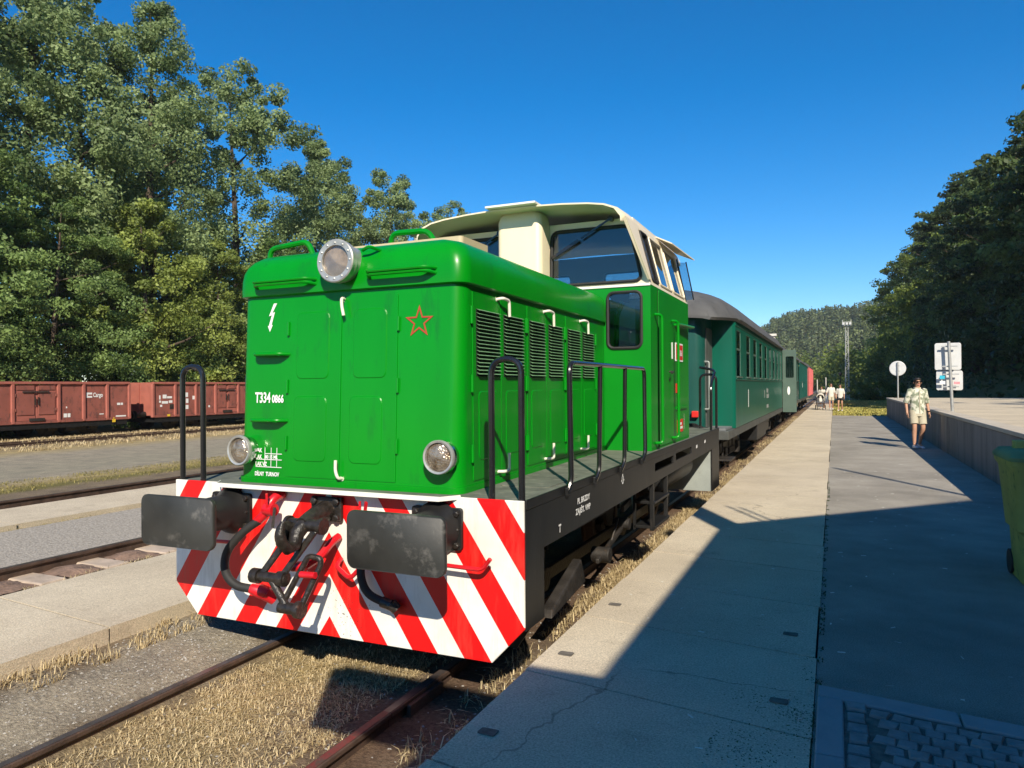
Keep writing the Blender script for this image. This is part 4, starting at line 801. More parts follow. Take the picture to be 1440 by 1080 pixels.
# inside the cab
P('control_desk', MB().box(-.7, .7, CY0+.05, CY0+.6, 1.28, 2.35), 'cab_inside', cab, smooth=0, bevel=.02)
P('driver_seat', MB().box(.55, 1.0, 4.6, 5.05, 2.2, 2.3).box(.55, 1.0, 5.05, 5.13, 2.25, 2.9).box(.72, .82, 4.75, 4.9, 1.27, 2.2), 'cab_inside', cab, smooth=0, bevel=.02)
P('cupboard', MB().box(1.02, 1.22, 3.80, 4.05, 1.27, 2.85), 'cloth_white', cab, smooth=0); P('green_lever', MB().tube([(1.0, 3.78, 2.3), (1.01, 3.8, 2.75), (1.08, 3.8, 2.9)], .03, 8), 'green_paint', cab); P('notice', MB().box(.35, .62, CY1-.05, CY1-.032, 3.12, 3.34), 'cloth_grey', cab, smooth=0)
P('rear_bonnet', MB().rings([[(x, y, z) for x, y in [(-.9, 5.87), (.9, 5.87), (.9, 7.85), (.8, 7.95), (-.8, 7.95), (-.9, 7.85)]] for z in (1.244, 2.1)]+[[(x*.92, 5.87+(y-5.87)*.96, 2.2) for x, y in [(-.9, 5.87), (.9, 5.87), (.9, 7.85), (.8, 7.95), (-.8, 7.95), (-.9, 7.85)]]]), 'green_paint', smooth=30)
# ================================================================== PASSENGER COACHES AND VANS
def roof_mesh(secs, n=14, th=.05):
    rs_ = []
    for y, hw, za, ze in secs:
        top = []
        for i in range(n+1):
            t = -1+2*i/n; x = math.copysign(abs(t)**.8, t); top.append((x*hw, y, ze+(za-ze)*(max(0, 1-abs(x)**2.3))**.55))
        rs_.append(top+[(x*.97, y, z-th) for x, y, z in top[::-1]])
    return MB().rings(rs_)
def wheelset(par, y, r=.46):
    for s_ in (-1, 1): P('wheel', MB().lathe((s_*.80, y, r), (s_, 0, 0), [(-.13, r*.3), (-.13, r+.025), (-.10, r+.025), (-.09, r), (0, r), (0, r*.85), (-.05, r*.8), (-.03, r*.3), (.06, r*.22)], 20), 'dark_steel', par, smooth=40)
def bogie(par, y, hw=1.0, wb=1.1):
    for s_ in (-1, 1):
        P('bogie_frame', MB().bar((s_*hw, y-wb-.45, .62), (s_*hw, y+wb+.45, .62), .10, .22).box(s_*hw-.10, s_*hw+.12, y-wb-.16, y-wb+.16, .34, .62).box(s_*hw-.10, s_*hw+.12, y+wb-.16, y+wb+.16, .34, .62).box(s_*hw-.06, s_*hw+.1, y-.45, y+.45, .42, .56).cyl((s_*hw, y-.3, .5), (s_*hw, y-.3, .9), .09).cyl((s_*hw, y+.3, .5), (s_*hw, y+.3, .9), .09), 'dark_steel', par, smooth=0, bevel=.015)
    wheelset(par, y-wb); wheelset(par, y+wb)
def coach_side(par, s_, y0, y1, wins, mat, zb=1.10, zt=3.29, wz=(2.13, 3.06), X=1.45):
    fr = ((s_*X, 0, 0), (0, 1, 0), (0, 0, 1), (s_, 0, 0))
    holes = [rrect(a, b, wz[0], wz[1], .06, 3) for a, b in wins]
    holed('side_wall', mat, [(y0, zb), (y1, zb), (y1, zt), (y0, zt)], holes, fr, .022, par)
    for i, (a, b) in enumerate(wins):
        wn = P('window', MB().prism([(a-.02, wz[0]-.03), (b+.02, wz[0]-.03), (b+.02, wz[0]), (a-.02, wz[0])], fr, .001, .035).prism([(a, 2.66), (b, 2.66), (b, 2.70), (a, 2.70)], fr, -.020, -.006).prism([(a, wz[0]), (a+.03, wz[0]), (a+.03, wz[1]), (a, wz[1])], fr, -.021, -.008).prism([(b-.03, wz[0]), (b, wz[0]), (b, wz[1]), (b-.03, wz[1])], fr, -.021, -.008), 'grey_green', par, smooth=0)
        P('pane', MB().prism([(a+.03, wz[0]), (b-.03, wz[0]), (b-.03, wz[1]), (a+.03, wz[1])], fr, -.018, -.014), 'coach_glass', wn, smooth=0)
        if s_ > 0: P('curtain', MB().prism([(a+.04, wz[0]+.02), (a+.04+(b-a)*(.45 if i % 3 else .62), wz[0]+.02), (a+.04+(b-a)*(.38 if i % 3 else .62), wz[1]-.01), (a+.04, wz[1]-.01)], fr, -.10, -.085), 'curtain_pale' if i in (0, 3) else 'curtain', wn, smooth=0)
    P('waist_rail', MB().prism([(y0, 2.055), (y1, 2.055), (y1, 2.085), (y0, 2.085)], fr, .001, .022), mat, par, smooth=0, bevel=.006)
    P('cantrail', MB().prism([(y0, 3.14), (y1, 3.14), (y1, 3.165), (y0, 3.165)], fr, .001, .014), mat, par, smooth=0)
co = thing('passenger_coach', 'dark teal passenger coach with grey domed roof coupled directly behind the green locomotive', 'coach', (0, 17.5, 0), 'vehicles of the train')
W1 = [(10.98+i*1.55+(.0 if i < 1 else .22), 11.72+i*1.55+(0 if i < 1 else .30)) for i in range(9)]
for s_ in (1, -1): coach_side(co, s_, 10.78, 25.3, W1, 'teal_paint')
P('solebar', MB().box(-1.44, 1.44, 9.75, 25.5, .93, 1.095), 'coach_skirt', co, smooth=0, bevel=.01)
P('floor', MB().box(-1.38, 1.38, 9.8, 25.25, 1.10, 1.14), 'cab_inside', co, smooth=0)
P('seats', MB().box(-1.3, -.3, 11.5, 25, 1.15, 2.15), 'curtain', co, smooth=0)
for s_ in (1, -1):                                       # inset vestibule with shoulders
    P('shoulder_panel', MB().rings([[(s_*x, y, z) for x, y in [(1.0, 10.80), (1.0, 10.72), (1.36, 10.72), (1.43, 10.745), (1.4505, 10.80)]] for z in (1.10, 3.28)]), 'teal_paint', co, smooth=50)
    P('vestibule_door', MB().prism(rrect(9.92, 10.66, 1.14, 3.05, .03), ((s_*1.0, 0, 0), (0, 1, 0), (0, 0, 1), (s_, 0, 0)), .001, .02), 'coach_skirt', co, smooth=0)
    P('grab_rail', MB().tube(fillet([(s_*1.0, 9.86, 2.4), (s_*1.08, 9.86, 2.4), (s_*1.08, 9.86, 1.5), (s_*1.0, 9.86, 1.5)], .04), .016, 6), 'grey_plate', co)
P('vestibule', MB().rings([[(x, y, z) for x, y in [(-1.0, 10.9), (-1.0, 9.85), (-.95, 9.74), (-.84, 9.70), (.84, 9.70), (.95, 9.74), (1.0, 9.85), (1.0, 10.9)]] for z in (1.10, 3.40)]), 'teal_dark', co, smooth=50)
P('end_wall', MB().box(-1.42, 1.42, 25.25, 25.3, 1.1, 3.3), 'teal_dark', co, smooth=0)
P('roof', roof_mesh([(9.40, 1.20, 3.27, 3.20), (9.46, 1.24, 3.42, 3.20), (9.60, 1.29, 3.58, 3.205), (9.85, 1.35, 3.73, 3.22), (10.2, 1.42, 3.84, 3.24), (10.6, 1.48, 3.90, 3.26), (10.95, 1.51, 3.92, 3.27), (12, 1.52, 3.93, 3.275), (24.2, 1.52, 3.93, 3.275), (25.0, 1.47, 3.92, 3.26), (25.5, 1.36, 3.88, 3.23)]), 'coach_roof', co, smooth=40)
P('gutter', MB().tube([(1.515, 10.9, 3.262), (1.525, 12, 3.265), (1.525, 24.2, 3.265), (1.40, 25.4, 3.23)], .018, 6), 'coach_skirt', co)
lm = P('tail_lamp', MB().box(.79, .91, 9.60, 9.70, 1.35, 1.47), 'marking_red', co, smooth=0, bevel=.015)
fr = ((1.45, 0, 0), (0, 1, 0), (0, 0, 1), (1, 0, 0))
P('class_numeral', MB().prism([(13.05, 1.45), (13.13, 1.45), (13.13, 1.85), (13.05, 1.85)], fr, .002, .004), 'marking_white', co, smooth=0)
for a, z, b, h in ((17.2, 1.58, .14, .22), (17.9, 1.72, .55, .12), (17.9, 1.56, .75, .12), (17.9, 1.28, .62, .10)):
    P('data_panel', MB().prism([(a, z), (a+b, z), (a+b, z+h), (a, z+h)], fr, .002, .004), 'grey_plate', co, smooth=0)
bogie(co, 13.0); bogie(co, 22.4)
P('battery_box', MB().box(.95, 1.40, 15.6, 18.2, .5, .93).box(.95, 1.35, 18.6, 19.8, .56, .93), 'black_paint', co, smooth=0, bevel=.02)
for s_ in (-1, 1):
    P('buffer', MB().lathe((s_*.88, 9.75, 1.05), (0, -1, 0), [(0, .16), (.05, .13), (.35, .12), (.35, .09), (.56, .09), (.56, .22), (.59, .21)], 20), 'black_paint', co)
    P('step_board', MB().box(s_*1.15, s_*1.45, 9.95, 10.65, .52, .55).box(s_*1.20, s_*1.23, 10.0, 10.03, .55, .93).box(s_*1.20, s_*1.23, 10.57, 10.60, .55, .93), 'dark_steel', co, smooth=0)
# a door of the coach standing open, seen edge on against the next van
fo = ((0, 24.75, 0), (1, 0, 0), (0, 0, 1), (0, -1, 0)); hl = rrect(1.58, 1.86, 2.2, 3.0, .04)
od = holed('open_door', 'grey_green', [(1.47, .92), (1.95, .92), (1.95, 3.24), (1.47, 3.24)], [hl], fo, .045, co)
P('pane', MB().prism(hl, fo, -.03, -.026), 'coach_glass', od, smooth=0); P('door_number', MB().prism([(1.68+.05*math.cos(R(30*i)), 1.72+.16*math.sin(R(30*i))) for i in range(12)], fo, .002, .005), 'marking_white', od, smooth=0)
def van(label, y0, y1, mat, roofm, wins=(), ribs=None, roofz=3.78, X=1.43, stove=False, zt=3.25):
    v = thing('railway_van' if not wins else 'passenger_coach', label, 'van' if not wins else 'coach', (0, (y0+y1)/2, 0), 'vehicles of the train')
    for s_ in (1, -1): coach_side(v, s_, y0, y1, wins, mat, X=X, zt=zt)
    P('end_wall', MB().box(-X+.05, X-.05, y0, y0+.05, 1.1, zt), mat, v, smooth=0); P('end_wall', MB().box(-X+.05, X-.05, y1-.05, y1, 1.1, zt), mat, v, smooth=0)
    P('roof', roof_mesh([(y0-.1, X+.03, roofz-.04, zt-.02), (y0+.3, X+.06, roofz, zt-.01), (y1-.3, X+.06, roofz, zt-.01), (y1+.1, X+.03, roofz-.04, zt-.02)]), roofm, v, smooth=40)
    P('solebar', MB().box(-X+.01, X-.01, y0-.1, y1+.1, .93, 1.095), 'coach_skirt', v, smooth=0)
    wheelset(v, y0+2.6); wheelset(v, y1-2.6)
    for s_ in (-1, 1):
        for yy in (y0+2.6, y1-2.6): P('axle_box', MB().box(s_*1.0-.1, s_*1.0+.12, yy-.16, yy+.16, .34, .62).box(s_*1.0-.03, s_*1.0+.05, yy-.6, yy+.6, .64, .72).bar((s_*1.0, yy-.6, .72), (s_*1.0, yy-.3, .95), .05, .05).bar((s_*1.0, yy+.6, .72), (s_*1.0, yy+.3, .95), .05, .05), 'dark_steel', v, smooth=0)
        P('buffer', MB().lathe((s_*.88, y0, 1.05), (0, -1, 0), [(0, .15), (.3, .12), (.5, .09), (.5, .22), (.53, .21)], 14), 'black_paint', v)
    if ribs:
        for yy in np.arange(y0+.06, y1, ribs): P('rib', MB().box(X+.001, X+.05, yy, yy+.08, 1.1, zt-.05), mat, v, smooth=0)
    if stove: P('stove_pipe', MB().cyl((.75, y0+3.5, roofz-.2), (.75, y0+3.5, roofz+.34), .10).box(.60, .90, y0+3.35, y0+3.65, roofz+.34, roofz+.44), 'cloth_white', v)
    return v
van('green coach with a white roof vent, second in the train behind the open door', 26.7, 39.2, 'teal_dark', 'coach_roof', [(27.6+i*1.6, 28.4+i*1.6) for i in range(7)], stove=True)
v3 = van('plain green van, third in the train, before the red one', 40.4, 52.4, 'teal_dark', 'coach_roof', ribs=1.95, roofz=3.72)
for a, z in ((44, 1.75), (50.5, 1.35)): P('data_panel', MB().prism([(a, z), (a+.5, z), (a+.5, z+.35), (a, z+.35)], ((1.43, 0, 0), (0, 1, 0), (0, 0, 1), (1, 0, 0)), .003, .006), 'marking_white', v3, smooth=0)
van('faded red van at the far end of the train', 53.6, 64, 'van_red', 'coach_roof', ribs=1.7, roofz=3.74, X=1.52)
# ================================================================== RED FREIGHT WAGONS
def wagon(label, y0, y1, doors, X=-26.0, ZB=.60, ZT=2.285, logo=None):
    wgn = thing('freight_wagon', label, 'freight wagon', (-27.4, (y0+y1)/2, -.02), 'red freight wagons'); Xb = -28.8
    P('body_floor', MB().box(Xb+.1, X-.1, y0, y1, ZB, ZB+.10), 'wagon_red', wgn, smooth=0)
    P('solebar', MB().box(Xb+.2, X-.05, y0+.1, y1-.1, .38, ZB), 'black_paint', wgn, smooth=0)
    edges = [y0]; y = y0; 
    dset = sorted(doors); cur = y0; panels = []
    for d0, d1 in dset+[(y1, y1)]:
        n = max(1, round((d0-cur)/1.12)); st_ = (d0-cur)/n
        for i in range(n): panels.append((cur+i*st_, cur+(i+1)*st_))
        cur = d1
    for a, b in panels: P('side_panel', MB().box(X-.10, X-.05, a+.04, b-.04, ZB+.11, ZT-.11), 'wagon_red', wgn, smooth=0, bevel=.012)
    for yy in sorted(set([round(q, 3) for ab in panels for q in ab])): P('post', MB().prism([(yy-.075, 0), (yy+.075, 0), (yy+.055, .12), (yy-.055, .12)], ((X-.10, 0, ZB+.02), (0, 1, 0), (1, 0, 0), (0, 0, 1)), 0, ZT-ZB-.1), 'wagon_red_bright', wgn, smooth=0, bevel=.01)
    P('top_rail', MB().box(X-.14, X+.03, y0, y1, ZT-.10, ZT), 'wagon_red_bright', wgn, smooth=0, bevel=.015); P('bottom_rail', MB().box(X-.12, X-.0, y0, y1, ZB, ZB+.11), 'wagon_red', wgn, smooth=0, bevel=.01)
    P('far_side', MB().box(Xb, Xb+.08, y0, y1, ZB, ZT), 'wagon_red', wgn, smooth=0)
    for yy in (y0, y1-.07):
        e = P('end_wall', MB().box(Xb+.08, X-.14, yy, yy+.07, ZB, ZT-.02), 'wagon_red_bright', wgn, smooth=0)
        P('end_post', MB().box(-27.9, -27.75, yy-.06, yy-.001, ZB, ZT-.1).box(-27.05, -26.9, yy-.06, yy-.001, ZB, ZT-.1), 'wagon_red_bright', e, smooth=0)
    for d0, d1 in doors:
        mid = (d0+d1)/2
        for a, b in ((d0+.09, mid-.02), (mid+.02, d1-.09)):
            dr = P('door', MB().box(X-.09, X-.04, a, b, ZB+.12, ZT-.12), 'wagon_red_bright', wgn, smooth=0, bevel=.01)
            P('door_panel', MB().box(X-.04, X-.012, a+.06, b-.06, ZB+.35, ZT-.42).box(X-.04, X-.015, a+.06, b-.06, ZT-.34, ZT-.16), 'wagon_red', dr, smooth=0, bevel=.012)
            hy = a+.02 if a < mid-.3 else b-.02
            for hz in (ZB+.5, ZT-.6): P('hinge', MB().cyl((X-.02, hy, hz), (X-.02, hy, hz+.12), .03, n=8), 'wagon_red', dr)
        for bb in ((X+.0, X+.03, mid-.09, mid-.05, ZB+.75, ZT-.62), (X+.0, X+.03, mid+.05, mid+.09, ZB+.75, ZT-.62), (X-.01, X+.03, mid-.55, mid+.5, ZT-.44, ZT-.38), (X-.01, X+.04, mid-.3, mid+.3, ZB+.1, ZB+.22)): P('lock_bar', MB().box(*bb), 'dark_steel', wgn, smooth=0)
    for yy in (y0+1.5, y0+3.3, y1-3.3, y1-1.5):
        for xx in (-26.75, -28.25): P('wheel', MB().lathe((xx, yy, .44), (1, 0, 0), [(-.07, .1), (-.07, .46), (.0, .46), (.0, .4), (.02, .15), (.06, .1)], 18), 'dark_steel', wgn, smooth=40)
    for yy in (y0+2.4, y1-2.4): P('bogie_frame', MB().bar((-26.5, yy-1.4, .45), (-26.5, yy+1.4, .45), .1, .2).box(-26.56, -26.36, yy-1.1, yy-.7, .25, .55).box(-26.56, -26.36, yy+.7, yy+1.1, .25, .55).box(-26.56, -26.4, yy-.3, yy+.3, .2, .4), 'dark_steel', wgn, smooth=0, bevel=.02)
    P('brake_gear', MB().bar((-26.3, (y0+y1)/2-1.4, .22), (-26.3, (y0+y1)/2+1.2, .26), .03, .03).box(-26.7, -26.3, (y0+y1)/2-.5, (y0+y1)/2+.1, .2, .4), 'grey_plate', wgn, smooth=0)
    for yy, d in ((y0, -1), (y1, 1)):
        for xx in (-26.6, -28.3): P('buffer', MB().lathe((xx, yy, .75), (0, d, 0), [(0, .14), (.3, .10), (.52, .09), (.52, .2), (.55, .2)], 14), 'black_paint', wgn)
    fr = ((X-.05, 0, 0), (0, 1, 0), (0, 0, 1), (1, 0, 0))
    return wgn, fr
wa, fr = wagon('rust-red open freight wagon with a white company mark, left of the coupling gap', 5.4, 18.75, [(6.5, 8.3), (13.65, 15.48)])
em = P('company_emblem', MB().prism([(16.70, 1.60), (16.97, 1.60), (16.97, 1.82), (16.70, 1.82)], fr, .003, .006), 'marking_white', wa, smooth=0)
P('emblem_bar', MB().prism([(16.77, 1.68), (16.97, 1.68), (16.97, 1.74), (16.77, 1.74)], fr, .007, .009), 'wagon_red', em, smooth=0)
text('lettering', 'Cargo', (Vector((fr[0][0], 17.01, 1.63)), fr[1], fr[2], fr[3]), .26, 'marking_white', wa, bold=.008, sx=.70)
def marks(par, lst, mat='marking_white', X=-26.046):
    f2 = ((X, 0, 0), (0, 1, 0), (0, 0, 1), (1, 0, 0))
    for a, z, w_, h in lst: P('data_panel', MB().prism([(a, z), (a+w_, z), (a+w_, z+h), (a, z+h)], f2, .002, .005), mat, par, smooth=0)
marks(wa, [(18.15, 1.25, .16, .10), (18.34, 1.25, .10, .10), (15.8, 1.18, .05, .07), (15.7, .80, .14, .16), (15.87, .80, .12, .16), (17.3, .86, .2, .04)])
marks(wa, [(18.05, .73, .5, .06)], X=-25.998); marks(wa, [(17.86, .50, .16, .14), (17.92, .62, .04, .10)], 'yellow_mark', X=-25.98)
wb, fr2 = wagon('rust-red open freight wagon partly hidden behind the green locomotive', 20.0, 33.6, [(23.75, 25.3)])
marks(wb, [(20.35, 1.45, .08, .20), (20.55, 1.50, .22, .18), (20.8, 1.50, .28, .10), (20.35, 1.30, .10, .10), (20.5, 1.25, .35, .12), (20.9, 1.28, .2, .12), (20.4, 1.10, .12, .1), (21.85, 1.55, .18, .22), (21.9, 1.25, .15, .22), (22.3, 1.42, .2, .18), (21.85, .95, .2, .2), (23.3, 1.0, .1, .1)])
P('tare_plate', MB().prism([(20.95, .98), (21.3, .98), (21.3, 1.22), (20.95, 1.22)], fr2, .002, .012), 'dark_steel', wb, smooth=0)
marks(wb, [(20.75, .64, .16, .10)], 'yellow_mark', X=-25.98)
# ================================================================== STATION BUILDING (behind the camera, throws the big shadow)
kx, ky = SUN.x/SUN.z, -SUN.y/SUN.z
EZ = 4.6; EX = 2.06+kx*(EZ-PZ); EY = 4.29-ky*(EZ-PZ); RX = EX+4.7; RZ = EZ+.546*4.7
sb = thing('station_building', 'plastered station building with tiled gable roof behind the viewer', 'building', (9, -8, PZ))
P('wall', MB().prism([(EX+.75, .1), (2*RX-EX-.75, .1), (2*RX-EX-.75, EZ+.2), (RX, RZ-.25), (EX+.75, EZ+.2)], ((0, 0, 0), (1, 0, 0), (0, 0, 1), (0, -1, 0)), .75-EY, 16), 'wall_plaster', sb, smooth=0)
P('roof', MB().prism([(EX, EZ), (RX, RZ), (2*RX-EX, EZ), (2*RX-EX, EZ-.12), (RX, RZ-.14), (EX, EZ-.12)], ((0, 0, 0), (1, 0, 0), (0, 0, 1), (0, -1, 0)), -EY, 17), 'roof_tile', sb, smooth=0)
P('vent_stack', MB().box(EX+.05, EX+.30, EY-.35, EY-.10, EZ, EZ+1.05), 'wall_plaster', sb, smooth=0)
for dx, dy, h in ((.30, -.15, 1.45), (.75, -.2, 1.25), (.95, -.3, 1.3)): P('roof_pole', MB().cyl((EX+dx, EY+dy, EZ+.1), (EX+dx, EY+dy, EZ+h), .02), 'galvanised', sb)
for yy in (-3.5, -6.5, -9.5): P('window', MB().box(EX+.735, EX+.76, yy-.5, yy+.5, 1.4, 3.0), 'cab_glass', sb, smooth=0)
ss = thing('platform_sign', 'hanging board of the station on a bracket above the platform behind the viewer', 'sign', (3.6, -4.47, 3.4))
P('board', MB().box(-.076+kx*3.75, 4.7, -4.50, -4.45, 3.08, 3.70), 'wall_plaster', ss, smooth=0)
P('bracket', MB().box(2.6, EX+.8, -4.49, -4.46, 3.72, 3.76), 'galvanised', ss, smooth=0)
mp = thing('antenna_pole', 'thin grey antenna pole standing in the yard behind the viewer', 'pole', (8.9, .75, PZ))
P('shaft', MB().cyl((8.9, .75, .2), (8.9, .75, 8.6), .05), 'galvanised', mp)
# ================================================================== SIGNS, BIN, MASTS
s1 = thing('round_sign', 'round grey sign back on a pole at the far end of the wall', 'sign', (5.95, 34, 1.262))
P('pole', MB().cyl((5.95, 34, 1.2), (5.95, 34, 2.95), .035), 'galvanised', s1)
P('disc', MB().lathe((5.95, 34.06, 2.66), (0, 1, 0), [(0, .33), (.012, .35), (.02, .35), (.022, .3)], 28), 'sign_back', s1, smooth=30)
P('clamp', MB().box(5.88, 6.02, 34.03, 34.06, 2.52, 2.56).box(5.88, 6.02, 34.03, 34.06, 2.78, 2.82), 'galvanised', s1, smooth=0)
s2 = thing('rectangular_sign', 'two stacked grey sign backs on one pole with coloured stickers on the lower one', 'sign', (5.86, 16.4, 1.262))
P('pole', MB().tube([(5.87, 16.40, 1.2), (5.80, 16.40, 2.98)], .036, 10), 'galvanised', s2)
for nm, z0, z1, dx in (('upper_board', 2.28, 2.95, -.01), ('lower_board', 1.78, 2.265, .02)):
    bd = P(nm, MB().prism(rrect(5.53+dx, 6.10+dx, z0, z1, .05), ((0, 16.47, 0), (1, .02, 0), (0, 0, 1), (0, 1, 0)), 0, .02), 'sign_back', s2, smooth=0, bevel=.006)
    m = MB()
    for zz in (z0+.09, z1-.09): m.box(5.66+dx, 6.00+dx, 16.44, 16.472, zz-.015, zz+.015)
    P('clamp', m, 'galvanised', bd, smooth=0)
    if nm == 'lower_board':
        for a, b, c, d, mt in ((5.61, 5.72, 2.06, 2.15, 'sticker_cyan'), (5.61, 5.73, 1.93, 2.01, 'sticker_white'), (5.91, 6.04, 1.93, 1.99, 'sticker_pink')): P('sticker', MB().box(a, b, 16.462, 16.469, c, d), mt, bd, smooth=0)
canopy = P('canopy', MB().box(1.42+kx*3.1, EX+.9, -11, -1.1-ky*3.1, 3.42, 3.50), 'roof_tile', sb, smooth=0)
bn = thing('wheelie_bin', 'olive green wheeled rubbish bin with darker lid at the right edge', 'bin', (4.80, 2.86, PZ))
def binring(z, hx, hy, dy=0, r=.06): return [(4.80+x, 2.86+y+dy, z) for x, y in rrect(-hx, hx, -hy, hy, r, 4)]
P('body', MB().rings([binring(PZ+.06, .235, .22), binring(PZ+.40, .25, .25), binring(PZ+.42, .275, .27), binring(PZ+.90, .31, .34), binring(PZ+.94, .335, .365), binring(PZ+.97, .335, .365)]), 'bin_body', bn, smooth=40)
P('lid', MB().rings([binring(PZ+.972, .345, .38, 0, .07), binring(PZ+1.0, .345, .38, 0, .07), binring(PZ+1.04, .31, .33, .02, .07), binring(PZ+1.05, .2, .22, .03, .05)]), 'bin_lid', bn, smooth=50)
P('handle', MB().tube(fillet([(4.62, 3.22, PZ+.98), (4.62, 3.32, PZ+1.03), (4.98, 3.32, PZ+1.03), (4.98, 3.22, PZ+.98)], .05), .02, 8), 'bin_body', bn)
P('lid_grip', MB().box(4.56, 4.66, 2.9, 3.0, PZ+1.03, PZ+1.11), 'bin_body', bn, smooth=0, bevel=.01)
P('skirt_plate', MB().box(4.57, 4.60, 2.66, 3.06, PZ, PZ+.10).box(5.00, 5.03, 2.66, 3.06, PZ, PZ+.10), 'bin_body', bn, smooth=0)
for sx in (-.22, .22): P('wheel', MB().lathe((4.80+sx, 3.08, PZ+.10), (1, 0, 0), [(-.03, .03), (-.03, .10), (.03, .10), (.03, .03)], 18), 'rubber', bn)
# lattice floodlight mast
XM, YM = 4.42, 75
lm_ = thing('lattice_mast', 'tall pale lattice floodlight mast standing at the foot of the dark wooded slope', 'mast', (XM, YM, .4)); MH = 7.7
def latt(z, w0=.18, w1=.11): t = (z-.5)/(MH-.5); return w0+(w1-w0)*t
m = MB()
for sx, sy in ((-1, -1), (1, -1), (1, 1), (-1, 1)): m.bar((XM+sx*.18, YM+sy*.18, .3), (XM+sx*.11, YM+sy*.11, MH), .06, .06)
P('leg_posts', m, 'mast_grey', lm_, smooth=0); m = MB(); z = .6; f_ = 1
while z < MH-.5:
    a, b = latt(z), latt(z+.42)
    m.bar((XM-a*f_, YM-a, z), (XM+b*f_, YM-b, z+.42), .035, .035); m.bar((XM-a, YM-a*f_, z), (XM-b, YM+b*f_, z+.42), .035, .035); m.bar((XM+a, YM-a*f_, z), (XM+b, YM+b*f_, z+.42), .035, .035); m.bar((XM-a, YM-a, z), (XM+a, YM-a, z), .04, .04); z += .42; f_ = -f_
P('bracing', m, 'mast_grey', lm_, smooth=0)
P('lamp_platform', MB().box(XM-.4, XM+.4, YM-.25, YM+.25, MH, MH+.07).bar((XM-.38, YM-.23, MH+.07), (XM-.38, YM-.23, MH+.62), .05, .05).bar((XM+.38, YM-.23, MH+.07), (XM+.38, YM-.23, MH+.62), .05, .05).bar((XM-.38, YM-.23, MH+.4), (XM+.38, YM-.23, MH+.4), .04, .04), 'mast_grey', lm_, smooth=0)
for dx in (-.3, .0, .3): P('floodlight', MB().box(XM+dx-.11, XM+dx+.11, YM-.40, YM-.20, MH+.1, MH+.34), 'sign_back', lm_, smooth=0, bevel=.02)
for lb, x, y, h, mt in (('slim white marker post left of the family with a stroller', 1.85, 66, 2.35, 'cloth_white'), ('slim white marker post just behind the family with a stroller', 2.55, 67, 2.55, 'cloth_white')):
    p_ = thing('marker_post', lb, 'post', (x, y, .3)); P('shaft', MB().cyl((x, y, .3), (x, y, h), .045, .04, n=8), mt, p_); P('crossbar', MB().box(x-.03, x+.6, y-.02, y+.02, 1.25, 1.30), mt, p_, smooth=0)
lp = thing('lamp_post', 'thin dark lamp post before the shaded trees, behind the woman in black shorts', 'lamp post', (3.75, 71, .3))
P('shaft', MB().cyl((3.75, 71, .2), (3.75, 71, 2.75), .045, .035, n=8), 'dark_steel', lp); P('lantern', MB().lathe((3.75, 71, 2.75), (0, 0, 1), [(0, .05), (.06, .16), (.26, .14), (.36, .03)], 10), 'dark_steel', lp)
